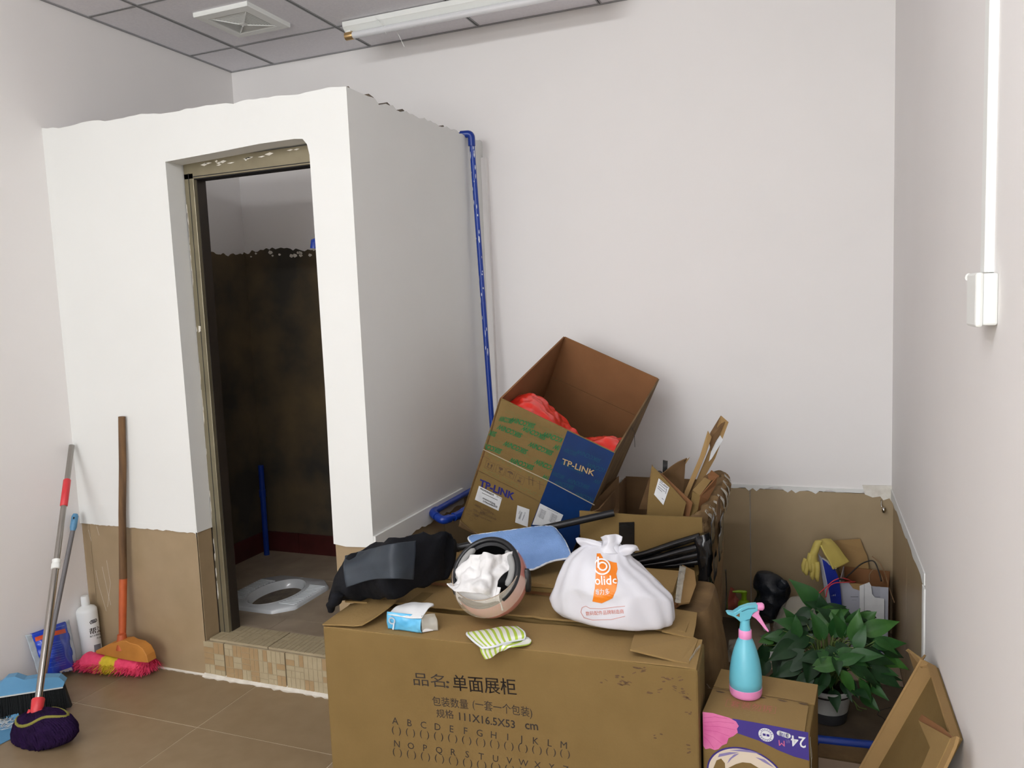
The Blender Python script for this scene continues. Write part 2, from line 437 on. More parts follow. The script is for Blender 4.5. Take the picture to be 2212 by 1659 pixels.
# ================================================================== THE ROOM
XR, H, YB = 3.304, 2.818, -9.6          # right wall, ceiling height, open shopfront end
PW, PY, PT = 1.471, -1.182, 0.13        # cubicle width, front face, wall thickness
ZD = 0.61
DX0, DX1, DZ = 0.645, 1.310, 2.092      # door opening
# floor
fl = struct('floor', MB().box((-.1,YB,-.12),(XR+.1,.1,-.0014)), grout_m)
def tiles(parent, name, x0, x1, y0, y1, gx, gy, p, z, th, m, gap=.004, bevel=0, skip=None):
    k = 0
    xs = [x0]+[gx+i*p for i in range(-30,31) if x0 < gx+i*p < x1]+[x1]
    ys = [y0]+[gy+i*p for i in range(-30,31) if y0 < gy+i*p < y1]+[y1]
    for i in range(len(xs)-1):
        for j in range(len(ys)-1):
            a,b,c,d = xs[i], xs[i+1], ys[j], ys[j+1]
            if b-a < .02 or d-c < .02: continue
            if skip and skip((a+b)/2, (c+d)/2): continue
            obj(name, MB().box((a+gap/2,c+gap/2,z-th),(b-gap/2,d-gap/2,z+random.uniform(-.0002,.0002))), m, parent, bevel=bevel)
tiles(fl, 'tile', 0, XR, -3.6, PY, .294, -1.52, .605, 0, .0013, floor_m)
obj('tile', MB().box((0,YB,-.0013),(XR,-3.602,0)), floor_m, fl)
obj('screed', MB().box((PW,PY+.002,-.0014),(XR,0,-.0002)), screed_m, fl, label='dirty brown bare floor strip behind the cartons')
# walls
struct('wall_left', MB().box((-.12,YB,0),(0,0,H)), wall_w)
wb = struct('wall_back', MB().box((-.12,0.008,0),(XR+.12,.12,H)), wall_w)
obj('plaster', MB().box((0,0,ZD+.012),(XR,.009,H)), wall_w, wb)
wr = struct('wall_right', MB().box((XR,YB,0),(XR+.12,0,H)), wall_w)
# right wall plaster, proud of the tile dado
pr_pts = [(XR-.010, y, z) for y,z in [(0,H),(0,ZD+.01),(-.25,ZD+.004),(-.5,ZD),(-.8,ZD+.004),(-1.06,ZD-.004),(-1.075,ZD-.05),(-1.082,.4),(-1.10,.2),(-1.10,.0),(YB,0),(YB,H)]]
obj('plaster', MB().poly(pr_pts, .0095, (-1,0,0)), wall_w, wr)
for a,b in ((0,-.535),(-.539,-1.10)):
    obj('tile', MB().box((XR-.004,b,0),(XR-.0005,a,ZD+.01)), rear_tile_m, wr)
for a,b in ((PW,2.118),(2.121,2.716),(2.719,XR-.004)):
    obj('tile', MB().box((a,-.004,0),(b,.004,ZD+.004)), rear_tile_m, wb)
# ragged paint line over the back dado
rg = MB(); up_ = jag(PW, XR-.012, 110, .0045, 3)
rg.poly([(x,-.006,ZD+.022) for x,_ in (up_[-1],up_[0])]+[(x,-.006,ZD+.006+(j if abs(j) < .0036 else j*3)) for x,j in up_], .006, (0,-1,0))
obj('filler', rg, plaster, wb)
rg = MB(); e = jag(0, -1.08, 26, .007, 4)
rg.poly([(XR-.013,-1.08,ZD+.03),(XR-.013,0,ZD+.03)]+[(XR-.013,y,ZD-.008+j) for y,j in e], .004, (-1,0,0))
obj('filler', rg, plaster, wr)
obj('filler', MB().poly([(XR-.016,-1.062,.60),(XR-.016,-1.104,.60),(XR-.016,-1.118,.02),(XR-.016,-1.082,.02),(XR-.016,-1.07,.35)], .005, (-1,0,0)), plaster, wr)
cm = MB(); cm.poly([(3.18,-.007,.652),(3.30,-.007,.655),(3.30,-.007,.575),(3.285,-.007,.60),(3.262,-.007,.59),(3.25,-.007,.606),(3.22,-.007,.600),(3.19,-.007,.612)], .004, (0,-1,0))
obj('crumbled_filler', cm, white_mess, wb)
# ceiling: dark void, tee bars and lay-in tiles
ce = struct('ceiling', MB().box((-.12,YB,H+.006),(XR+.12,.12,H+.1)), groove_m)
GX = [0]+[.29+.6*i for i in range(6)]; GX[-1] = XR-.02
GY = [0]+[-.316-.6*i for i in range(16)]
for i in range(len(GX)-1):
    for j in range(len(GY)-1):
        obj('tile', MB().box((GX[i]+.008,GY[j+1]+.008,H+.001),(GX[i+1]-.008,GY[j]-.008,H+.0055)), ceil_m, ce)
for x in GX[1:-1]:
    b = MB(); b.box((x-.009,YB,H-.002),(x-.003,0,H+.0055)); b.box((x+.003,YB,H-.002),(x+.009,0,H+.0055)); obj('tee_bar', b, tee_m, ce)
for y in GY[1:]:
    b = MB()
    for i in range(len(GX)-1):
        b.box((GX[i]+.009,y-.008,H-.0015),(GX[i+1]-.009,y-.0025,H+.0055)); b.box((GX[i]+.009,y+.0025,H-.0015),(GX[i+1]-.009,y+.008,H+.0055))
    obj('tee_bar', b, tee_m, ce)
b = MB(); b.box((0,-.014,H-.003),(XR,-.001,H+.005)); obj('edge_trim', b, tee_m, ce)
b = MB(); b.box((0.001,YB,H-.003),(.014,-.014,H+.005)); obj('edge_trim', b, tee_m, ce)

# ---- cubicle front wall
rnd = random.Random(11)
top = [(PW - PW*i/46, 2.256+.030*i/46 + rnd.uniform(-.004,.003) + .003*math.sin(i*.7)) for i in range(47)]
bl = jag(0, DX0, 40, .003, 5)
op = [(DX0+.004,1.2),(DX0,DZ-.006),(DX0+.25,DZ+.003),(DX0+.45,DZ+.012),(DX1-.06,DZ+.012),(DX1-.025,DZ+.008),(DX1-.008,DZ-.012),(DX1,DZ-.05),(DX1+.002,1.2)]
out = [(x, ZD+j) for x,j in bl] + [(DX0+.006,ZD)] + op + [(DX1-.002,.9),(DX1-.004,ZD+.004),(DX1+.05,ZD-.003),(PW+.008,ZD+.003)] + [(PW+.008, top[0][1])] + top[1:]
wf = struct('wall_front', MB().poly([(x,PY-.008,z) for x,z in out], PT+.008, (0,-1,0)), plaster)
# lower part of that wall behind its tiles
obj('base', MB().box((0,PY+.004,0),(DX0-.004,PY+PT,ZD-.008)).box((DX1+.004,PY+.004,0),(PW-.004,PY+PT,ZD-.012)), mortar_m, wf)
obj('tile', MB().box((0.001,PY-.002,0),(.045,PY+.004,ZD+.004)), dado_m, wf)
obj('tile', MB().box((.047,PY-.002,0),(DX0,PY+.004,ZD+.004)), dado_m, wf)
obj('tile', MB().box((DX0-.004,PY-.002,.0),(DX0+.002,PY+.075,ZD+.002)), dado_m, wf)
obj('tile', MB().box((DX1,PY-.002,0),(PW+.002,PY+.004,ZD+.002)), dado_m, wf)
ft = MB()
for x0,x1 in ((.28,.66),): 
    pts = jag(x0,x1,24,.004,6); ft.poly([(x,PY-.012+j,.003) for x,j in pts]+[(x,PY-.0,.006+abs(j)*2) for x,j in reversed(pts)], .004, (0,-1,1))
obj('filler', ft, white_mess, wf)
ft = MB(); pts = jag(0,DX0+.07,50,.0028,16)
ft.poly([(x,PY-.0085,ZD-.001+j) for x,j in pts if x < DX0]+[(DX0-.001,PY-.0085,ZD-.022),(DX0,PY-.0085,ZD+.03),(0,PY-.0085,ZD+.012)], .002, (0,-1,0))
obj('filler', ft, plaster, wf)
# scratches of paint on the corner tile
sc = Ink((0,PY-.003,0),(1,0,0),(0,0,1),.0003)
for a in ([(.06,.40),(.07,.33),(.10,.22)],[(.10,.42),(.12,.30),(.13,.25)],[(.13,.45),(.14,.35),(.11,.24)],[(.04,.58),(.05,.53)],[(.09,.60),(.10,.56)]): sc.line(a,.0012)
sc.put('paint_scratch', white_mess, wf)
# ---- cubicle side wall
rnd = random.Random(12)
ts = [(PY+PT+.0 - (PY+PT)*i/40, 2.256+.026*i/40 + rnd.uniform(-.007,.005)+(-.012 if i in (3,4,8,9,10,15,22) else 0)) for i in range(41)]
bs = jag(0, PY+PT, 30, .010, 8)
sd = [(y,z) for y,z in ts] + [(y, ZD-.006+j) for y,j in bs]
ws = struct('wall_cubicle_side', MB().poly([(PW+.008,y,z) for y,z in sd], .11, (1,0,0)), plaster)
obj('base', MB().box((PW-.10,PY+PT,0),(PW-.001,0,ZD-.02)), mortar_m, ws)
for a,b in ((PY+.006,-.60),(-.597,-.001)):
    obj('tile', MB().box((PW-.001,a,0),(PW+.004,b,ZD-.004)), rear_tile_m, ws)
core = MB()
for (a,b,h) in ((-1.16,-1.10,.006),(-1.05,-.94,.009),(-.90,-.82,.005),(-.78,-.70,.003),(-.40,-.34,.004),(-.27,-.22,.004)):
    k = (a+1.19)/1.19; core.poly([(PW-.02,a,2.250+.026*k),(PW-.02,b,2.250+.026*k),(PW-.02,b-.02,2.262+h+.026*k),(PW-.02,(a+b)/2,2.268+h+.026*k),(PW-.02,a+.01,2.262+.026*k)], .05, (1,0,0))
obj('broken_render', core, mortar_m, ws)
lp = MB(); e = jag(PY-.008,-.42,30,.008,9)
lp.poly([(PW+.018,-.42,ZD+.045),(PW+.018,PY-.006,ZD+.045)]+[(PW+.018,y,ZD-.022+j) for y,j in e], .010, (1,0,0))
obj('filler', lp, plaster, ws)
obj('plaster_ridge', MB().box((PW+.008,-.026,ZD+.02),(PW+.036,-.0005,2.20)), wall_w, ws)
# ---- step and cubicle floor
st = struct('step_cubicle', MB().box((DX0-.02,PY+.006,0),(PW-.1,-1.02,.150)).box((.012,-1.06,0),(PW-.1,-.012,.10)), mortar_m)
def mosaic_tile(x0, x1, z0, z1, face):
    def pt(x, q, d): return (x, PY+.006-d, q) if face else (x, q, .150+d)
    p = MB()
    def bx(mb, a, b, c, d, h):
        P = [Vector(pt(a,c,0)),Vector(pt(b,c,0)),Vector(pt(b,d,0)),Vector(pt(a,d,0)),Vector(pt(a,c,h)),Vector(pt(b,c,h)),Vector(pt(b,d,h)),Vector(pt(a,d,h))]
        mb.add(P, [(0,3,2,1),(4,5,6,7),(0,1,5,4),(1,2,6,5),(2,3,7,6),(3,0,4,7)])
    bx(p, x0+.001, x1-.001, z0, z1, .0075); t = obj('tile', p, mosaic_g, st)
    A, B = MB(), MB(); r = random.Random(int(x0*1000)+int(face)); s = .046
    nx = max(1, round((x1-x0)/s)); nz = max(1, round((z1-z0)/s)); sx = (x1-x0)/nx; sz = (z1-z0)/nz
    for i in range(nx):
        for j in range(nz):
            ax = x0+i*sx; az = z0+j*sz; tan = r.random() < .38; v = r.random()
            parts = [(0,0,.5,1),(.5,0,1,1)] if v < .45 else ([(0,0,1,.5),(0,.5,1,1)] if v < .75 else [(0,0,.6,.6),(.6,0,1,.6),(0,.6,1,1)])
            for q in parts:
                tgt = B if (tan if r.random() < .85 else not tan) else A
                g = .0013; bx(tgt, ax+q[0]*sx+g, ax+q[2]*sx-g, az+q[1]*sz+g, az+q[3]*sz-g, .0088)
    obj('cream_chips', A, mosaic_a, t, kind='stuff'); obj('tan_chips', B, mosaic_b if face else mosaic_a, t, kind='stuff')
for a,b in ((DX0-.015,.735),(.738,1.038),(1.041,1.341)): mosaic_tile(a, b, .003, .150, True)
for a,b in ((DX0+.01,.95),(.953,1.253),(1.256,1.34)): mosaic_tile(a, b, PY+.008, -1.03, False)
ft = MB(); pts = jag(DX0-.02,1.36,34,.006,26)
ft.poly([(x,PY-.022+j,.002) for x,j in pts]+[(x,PY-.0,.010+abs(j)) for x,j in reversed(pts)], .006, (0,-1,1))
obj('filler', ft, white_mess, st)
PC = Vector((.545,-.60,0)); FZ = .122
def inpan(x,y): return abs(x-PC.x) < .235 and abs(y-PC.y) < .235
# cubicle floor tiles around the pan
xs = [.012, PC.x-.235, PC.x+.235, 1.08, PW-.1]; ys = [-.012, PC.y+.235, PC.y-.235, -1.0]
for i in range(4):
    for j in range(3):
        if inpan((xs[i]+xs[i+1])/2, (ys[j]+ys[j+1])/2): continue
        obj('tile', MB().box((xs[i]+.001,ys[j+1]+.001,.10),(xs[i+1]-.001,ys[j]-.001,FZ)), cub_floor, st)
obj('tile', MB().box((.012,-1.028,.10),(PW-.1,-1.002,.150)), cub_floor, st)
def octo(a, c, z, k=.36, n=64):
    out = []
    for i in range(n):
        t = 2*PI*i/n; dx, dy = math.cos(t), math.sin(t); s = min(a/max(abs(dx),1e-6), c/max(abs(dy),1e-6), (a+c)*(1-k/2)/(abs(dx)+abs(dy)))
        out.append(PC + Vector((dx*s, dy*s, z)))
    return out
def elip(a, c, z, n=64, oy=0): return [PC + Vector((a*math.cos(2*PI*i/n), oy+c*math.sin(2*PI*i/n), z)) for i in range(n)]
def rings(rr, cap=True):
    mb = MB(); n = len(rr[0]); vs = [p for r in rr for p in r]
    fs = [(i*n+j, i*n+(j+1) % n, (i+1)*n+(j+1) % n, (i+1)*n+j) for i in range(len(rr)-1) for j in range(n)]
    if cap: fs.append(tuple(range((len(rr)-1)*n, len(rr)*n)))
    return mb.add(vs, fs)
sq = [PC+Vector((.236*max(-1,min(1,1.42*math.cos(2*PI*i/64))), .236*max(-1,min(1,1.42*math.sin(2*PI*i/64))), FZ-.004)) for i in range(64)]
obj('mortar', rings([[p-Vector((0,0,.03)) for p in sq], sq, octo(.208,.212,FZ-.002), octo(.205,.21,FZ-.03)], False), cub_floor, st)
pan = thing('squat_toilet', (PC.x, PC.y, FZ), 'white ceramic squat toilet pan set in the cubicle floor', 'toilet')
obj('bowl', rings([octo(.206,.210,.10), octo(.206,.210,FZ+.010), octo(.200,.204,FZ+.016), elip(.125,.182,FZ+.014), elip(.115,.172,FZ+.018), elip(.106,.163,FZ+.012), elip(.100,.152,FZ-.02), elip(.088,.135,FZ-.055), elip(.06,.10,FZ-.075), elip(.02,.03,FZ-.080)]), ceramic, pan, smooth=True, auto=50)
for s_ in (-1,1):
    t = MB()
    for i in range(15):
        y = PC.y-.119+.017*i; w = .150*math.sqrt(max(0,1-((y-PC.y)/.19)**2))*.8+.0
        xa, xb = PC.x+s_*(w+.012), PC.x+s_*.196
        if abs(xb-xa) > .015: t.box((min(xa,xb),y-.0035,FZ+.012),(max(xa,xb),y+.0035,FZ+.0195))
    obj('foot_tread', t, ceramic, pan, bevel=.002)
rr = MB()
for i in range(9):
    a = i*2.4; rr.box((-.010,-.007,.002),(.010,.008,.012), Matrix.Translation((PC.x+.03*math.cos(a),PC.y-.02+.07*math.sin(a),FZ-.078)) @ Matrix.Rotation(a,4,'Z'))
tag(obj('rubble', rr, white_mess, loc=(PC.x,PC.y,FZ-.08)), 'lumps of pale rubble lying inside the squat pan', 'rubble')['kind'] = 'stuff'
# dark cement lining with ragged upper edge, maroon skirting tiles
def lining(fn, a, b, seed, nrm, z0=FZ, z1=1.83):
    e = jag(a, b, 70, .008, seed); e = [(q, z1+j+.014*math.sin(q*9)) for q,j in e]
    return MB().poly([fn(a,z0)]+[fn(q,z) for q,z in e]+[fn(b,z0)], .010, nrm)
l1 = obj('cement_lining', lining(lambda q,z:(.011,q,z), PY+PT, 0, 21, (1,0,0)), cement_m, bpy.data.objects['wall_left'])
l2 = obj('cement_lining', lining(lambda q,z:(q,-.011,z), .0, PW-.1, 22, (0,-1,0)), cement_m, wb)
l3 = obj('cement_lining', lining(lambda q,z:(PW-.105,q,z), PY+PT, -.0, 23, (-1,0,0)), cement_m, ws)
cr = MB()
for i in range(16):
    r = random.Random(i+50); x = r.uniform(.02,.75); z = 1.815+r.uniform(-.03,.012); s_ = r.uniform(.005,.013)
    cr.poly([(x-s_,-.013,z),(x,-.013,z-s_*.8),(x+s_*1.4,-.013,z-s_*.2),(x+s_,-.013,z+s_*.6),(x-s_*.4,-.013,z+s_)], .004, (0,-1,0))
obj('paint_flakes', cr, white_mess, wb)
for a,b in ((.014,.245),(.249,.62),(.624,1.0),(1.004,PW-.11)): obj('skirting_tile', MB().box((a,-.019,FZ),(b,-.011,FZ+.115)), skirt_m, wb)
for a,b in ((-.35,-.02),(-.70,-.354),(-1.05,-.704)): obj('skirting_tile', MB().box((.011,a,FZ),(.019,b,FZ+.115)), skirt_m, bpy.data.objects['wall_left'])
# ---- door frame (no leaf)
FY = -1.105
dr = bpy.data.objects.new('door_1', None); COL.objects.link(dr); dr.location = (.67,FY,.158); dr['kind'] = 'structure'
def jamb(x0, x1, sgn):
    j = MB(); j.box((x0,FY,.158),(x1,FY+.058,2.05)); o = obj('jamb', j, alu_olive, dr, bevel=.0015)
    xi = x1 if sgn > 0 else x0
    g = MB(); g.box((min(xi,xi+sgn*.003),FY+.016,.158),(max(xi,xi+sgn*.003),FY+.064,2.046)); obj('stop', g, alu_dark, o)
    g = MB(); g.box((x0+.022 if sgn > 0 else x0+.008,FY-.001,.16),(x0+.0245 if sgn > 0 else x0+.0105,FY+.001,2.05)); obj('groove', g, groove_m, o)
jamb(DX0+.006, DX0+.052, 1); jamb(DX1-.040, DX1-.004, -1)
hd = obj('head', MB().box((DX0+.006,FY,2.028),(DX1-.004,FY+.058,2.098)), alu_olive, dr, bevel=.0015)
obj('groove', MB().box((DX0+.05,FY-.001,2.034),(DX1-.03,FY+.001,2.037)).box((DX0+.04,FY+.005,2.0255),(DX1-.03,FY+.058,2.028)), groove_m, hd)
sm = MB()
for i in range(15):
    r = random.Random(i); x = DX0+.03+.6*r.random(); z = 2.068+.022*(x-DX0)+r.uniform(-.006,.012); w = r.uniform(.01,.05); h = r.uniform(.002,.006)
    sm.poly([(x,FY-.001,z),(x+w*.5,FY-.001,z-h),(x+w,FY-.001,z+.001),(x+w*.6,FY-.001,z+h)], .002, (0,-1,0))
for i in range(26):
    r = random.Random(i+99); z = r.uniform(.25,1.9); w = r.uniform(.001,.005); h = r.uniform(.012,.09)
    x = DX0+.008; sm.poly([(x,FY-.002,z),(x+w,FY-.002,z+h*.3),(x+w*.6,FY-.002,z+h),(x,FY-.002,z+h*.9)], .003, (0,-1,0))
sm.poly([(DX0+.02,FY-.003,1.42),(DX0+.03,FY-.003,1.425),(DX0+.031,FY-.003,1.445),(DX0+.022,FY-.003,1.447)], .004, (0,-1,0))
obj('plaster_smears', sm, white_mess, dr)
# ================================================================== PIPES
def elbow_path(pts, r=.03, n=6):
    out = [Vector(pts[0])]
    for i in range(1, len(pts)-1):
        p = Vector(pts[i]); a = (Vector(pts[i-1])-p).normalized(); b = (Vector(pts[i+1])-p).normalized()
        for k in range(n+1):
            t = k/n; out.append((p+a*r)*(1-t)**2 + p*2*t*(1-t) + (p+b*r)*t*t)
    out.append(Vector(pts[-1])); return out
XP, YP = 1.488, -.185
tp_ = at(1018,289,y=YP); zt_ = tp_.z
pr = thing('water_pipe', (XP,YP,.60), 'tall blue plastic water pipe running up the cubicle corner by the back wall', 'pipe')
xt = tp_.x
obj('pipe', MB().tube([(xt,YP,zt_-.02),(at(1066,960,y=YP).x,YP,at(1066,960,y=YP).z),(XP+.06,YP,.60)], .0125, 14), pipe_blue, pr, smooth=True, auto=60)
obj('elbow', MB().tube(elbow_path([(xt-.05,YP-.012,zt_+.0),(xt,YP,zt_),(xt,YP,zt_-.055)],.02), .017, 14), pipe_blue, pr, smooth=True, auto=60)
obj('stub', MB().tube([(xt-.10,YP-.02,zt_-.004),(xt-.03,YP-.006,zt_)], .0125, 14), pipe_blue, pr, smooth=True, auto=60)
sp = MB(); r = random.Random(5)
for i in range(34):
    z = zt_ - r.random()**1.6*1.0 - .02; k = (zt_-z)/(zt_-.6); x = xt+(at(1066,960,y=YP).x-xt)*k*1.13; a = r.uniform(-2.6,-.5); h = r.uniform(.004,.018); w = r.uniform(.1,.28)
    P = [Vector((x+.0130*math.cos(a+q*w), YP+.0130*math.sin(a+q*w), z+hh)) for q,hh in ((-1,0),(0,-h),(1,0),(.6,h),(-.5,h*1.2))]
    sp.add(P, [(0,1,2,3,4)])
obj('paint_spots', sp, paint_spl, pr, recalc=False, kind='stuff')
q = [at(985,1082,x=1.545), at(932,1107,x=1.50), at(966,1128,x=1.56), at(983,1110,x=1.60)]
q2 = [Vector((1.497,-.30,.628)), Vector((1.497,-.755,.628)), Vector((1.57,-.80,.612)), Vector((1.60,-.70,.612)), Vector((1.60,-.55,.63))]
pl = thing('pipe_loop', q2[1], 'short blue pipe loop with elbows beside the tilted carton, at cubicle wall foot', 'pipe')
obj('pipe', MB().tube(elbow_path(q2,.028), .0135, 14), pipe_blue, pl, smooth=True, auto=60)
for i in (1,2,3):
    a = q2[i]+(q2[i-1]-q2[i]).normalized()*.04; b = q2[i]+(q2[i+1]-q2[i]).normalized()*.04
    obj('elbow', MB().tube(elbow_path([a,q2[i],b],.024), .0175, 14), pipe_blue, pl, smooth=True, auto=60)
ip = thing('waste_pipe', (.075,-.09,FZ), 'dark blue pipe standing upright in the inner corner of the toilet cubicle', 'pipe')
obj('pipe', MB().tube([(.075,-.09,FZ),(.078,-.09,.64)], .0155, 14), pipe_blue, ip, smooth=True, auto=60)
obj('collar', MB().tube([(.076,-.09,.46),(.076,-.09,.50)], .019, 14), pipe_blue, ip, smooth=True, auto=60)
tpv = thing('pipe_end', (PW-.105,-1.0,1.72), 'blue pipe end poking from the cubicle inner wall beside the doorway', 'pipe')
tc_ = at(682,521,y=-.80)
obj('stub', MB().tube([(PW-.106,-.80,tc_.z),(tc_.x,-.80,tc_.z)], .014, 14), pipe_blue, tpv, smooth=True, auto=60)
obj('cap', MB().tube([(tc_.x+.02,-.80,tc_.z),(tc_.x-.004,-.80,tc_.z-.004),(tc_.x-.008,-.80,tc_.z-.03)], .019, 14), pipe_blue, tpv, smooth=True, auto=60)
bp = thing('floor_pipe', (2.96,-.95,0), 'blue pipe lying on the dirty floor between carton and leaning tray', 'pipe')
obj('pipe', MB().tube([(2.80,-1.0,.016),(3.262,-.955,.016)], .0145, 14), pipe_blue, bp, smooth=True, auto=60)
obj('socket', MB().tube([(2.80,-1.0,.018),(2.90,-.99,.018)], .0178, 14), pipe_blue, bp, smooth=True, auto=60)
# ================================================================== CEILING FITTINGS
vx, vy, vs_ = .583, -.597, .148
vt = thing('exhaust_vent', (vx,vy,H), 'square white exhaust vent grille with stepped louvres in the ceiling', 'vent')
fr_ = MB()
def frust(mb, a, b, z0, z1):
    P = [Vector((vx+sx*a,vy+sy*a,z0)) for sx,sy in ((-1,-1),(1,-1),(1,1),(-1,1))]+[Vector((vx+sx*b,vy+sy*b,z1)) for sx,sy in ((-1,-1),(1,-1),(1,1),(-1,1))]
    mb.add(P, [(i,(i+1) % 4,4+(i+1) % 4,4+i) for i in range(4)])
frust(fr_, .148,.148,H+.001,H-.014); frust(fr_, .148,.146,H-.014,H-.018); frust(fr_, .146,.105,H-.018,H-.020); frust(fr_, .105,.100,H-.020,H-.004)
obj('frame', fr_, plastic_w, vt, recalc=False)
for i in range(9):
    lo = MB()
    a = .100-.0098*i; z = H-.016-.0010*i
    frust(lo, a, a-.0052, z, z-.002); frust(lo, a-.0052, a-.0055, z-.002, z+.004)
    obj('louvre', lo, plastic_w, vt, recalc=False)
obj('hub', MB().box((vx-.014,vy-.014,H-.027),(vx+.014,vy+.014,H-.01)), plastic_w, vt)
rb = MB()
for sx,sy in ((-1,-1),(1,-1),(1,1),(-1,1)): rb.bar((vx+sx*.10,vy+sy*.10,H-.017),(vx+sx*.012,vy+sy*.012,H-.027),.005,.004)
obj('rib', rb, plastic_w, vt)
obj('backing', MB().box((vx-.1,vy-.1,H-.005),(vx+.1,vy+.1,H-.004)), vent_shade_m, vt)  # backing coloured dark to stand in for shade between the louvres
ya = -.335; x0 = .955; x1 = 2.18
tl = thing('fluorescent_lamp', (1.56,ya,H), 'unlit fluorescent batten lamp with brass end cap below the ceiling', 'lamp')
obj('batten', MB().box((x0,ya-.03,H-.028),(x1,ya+.012,H-.0025)), plastic_w, tl, bevel=.003)
obj('tray', MB().poly([(x0+.002,ya-.028,H-.028),(x0+.002,ya-.006,H-.05),(x0+.002,ya+.012,H-.05),(x0+.002,ya+.012,H-.028)], x1-x0-.004, (-1,0,0)), plastic_w, tl)
zt2 = H-.068; yt = ya-.02
obj('tube', MB().tube([(x0+.045,yt,zt2),(x1-.045,yt,zt2)], .0155, 20), tube_m, tl, smooth=True, auto=60)
for a,b in ((x0+.008,x0+.052),(x1-.052,x1-.008)):
    obj('end_cap', MB().tube([(a,yt,zt2),(a+.004,yt,zt2),(b-.003,yt,zt2),(b,yt,zt2)], [.012,.018,.018,.0165], 20), brass_m, tl, smooth=True, auto=50)
for x in (x0+.03,x1-.03): obj('holder', MB().box((x-.012,yt-.008,zt2+.01),(x+.012,yt+.02,H-.045)), plastic_w, tl)
wv = MB(); wv.tube([(1.14,ya-.04,H-.02),(1.17,ya-.045,H-.05),(1.18,ya-.02,H-.09)], .0012, 6); obj('tie_strip', wv, plastic_w, tl); wv = MB(); wv.tube([(1.20,ya+.03,H-.05),(1.225,ya+.06,H-.13)], .0013, 6)
obj('tie_strip', wv, plastic_w, tl)
# ================================================================== RIGHT WALL FITTINGS
xw = XR-.0098; yc = -1.925
tr = thing('cable_trunking', (xw,yc,1.5), 'white cable trunking running up the right wall to the switch box', 'trunking')
obj('channel', MB().box((xw-.010,yc-.020,1.5),(xw,yc+.020,H-.002)), plastic_w, tr)
obj('cover', MB().box((xw-.0155,yc-.0185,1.5),(xw-.0095,yc+.0185,H-.004)), plastic_w, tr, bevel=.0015)
sb = thing('switch_box', (xw,-1.95,1.4), 'white surface switch box with opened flap on the right wall', 'switch')
obj('back_box', MB().box((xw-.024,-1.985,1.405),(xw,-1.895,1.498)), plastic_w, sb, bevel=.004)
obj('cover', MB().box((xw-.036,-1.988,1.402),(xw-.023,-1.90,1.50)), plastic_w, sb, bevel=.005)
obj('flap', MB().poly([(xw-.006,-1.865,1.475),(xw-.03,-1.888,1.482),(xw-.03,-1.888,1.43),(xw-.006,-1.845,1.418)], .003, (-1,-.3,0)), plastic_w, sb)
obj('hinge', MB().tube([(xw-.014,-1.885,1.488),(xw-.034,-1.90,1.494)], .007, 12), plastic_w, sb, smooth=True, auto=50)
pa = Ink((xw,-1.80,1.40),(0,-1,0),(0,0,1),.0006); pa.rect(-.02,.005,.06,.025); pa.put('bare_patch', plastic_g, sb)
pa = Ink((xw,-1.80,1.40),(0,-1,0),(0,0,1),.0008); pa.ell(0,.068,.0022,.0022); pa.ell(.018,.068,.0022,.0022); pa.put('screw_hole', groove_m, sb)
# small steel bolt in the corner
hk = thing('steel_hook', at(1908,1085,y=-.02), 'small rusty steel hook in the back right corner under the paint line', 'hook')
a = at(1904,1080,y=-.012); b_ = at(1909,1102,y=-.03)
obj('shank', MB().tube([a, (a+b_)/2+Vector((-.006,-.006,0)), b_], .0028, 8), chrome, hk, smooth=True)
obj('tip', MB().lathe([(.0,-.013),(.006,-.011),(.0095,0),(.007,.010),(.0,.013)], 14, Matrix.Translation(b_)), chrome, hk, smooth=True)
# board on the floor by the back wall
tag(obj('floor_board', MB().box((2.70,-.488,-.001),(XR-.006,-.006,.005)), board_m, loc=(3.0,-.25,0)), 'beige board lying flat on the floor along the back wall', 'board')
# ================================================================== CARTONS
def rows_px(rows, y, **k):
    """rings of a soft body from left/right outline points at depth y; each row (lx,ly,rx,ry,half_depth[,dy])"""
    out = []
    for r_ in rows:
        yy = y + (r_[5] if len(r_) > 5 else 0)
        a = at(r_[0], r_[1], y=yy); b = at(r_[2], r_[3], y=yy); out.append(((a+b)/2, (b-a)/2, Vector((0,r_[4],0))))
    return out
def slab(pts, t): return MB().poly(pts, t)
A0 = Vector((1.600,-1.692,0)); A1 = Vector((2.712,-1.655,0)); dA = (A1-A0).normalized(); nA = Vector((-dA.y,dA.x,0))
A2 = A1+nA*.165; A3 = A0+nA*.165; HZ = .530
ca = thing('display_case_carton', (2.15,-1.6,0), 'long printed brown carton at the front, lying on edge with helmet pile behind', 'carton')
obj('body', MB().poly([p+Vector((0,0,HZ)) for p in (A0,A1,A2,A3)], HZ-.001, (0,0,1)), cb, ca, bevel=.006)
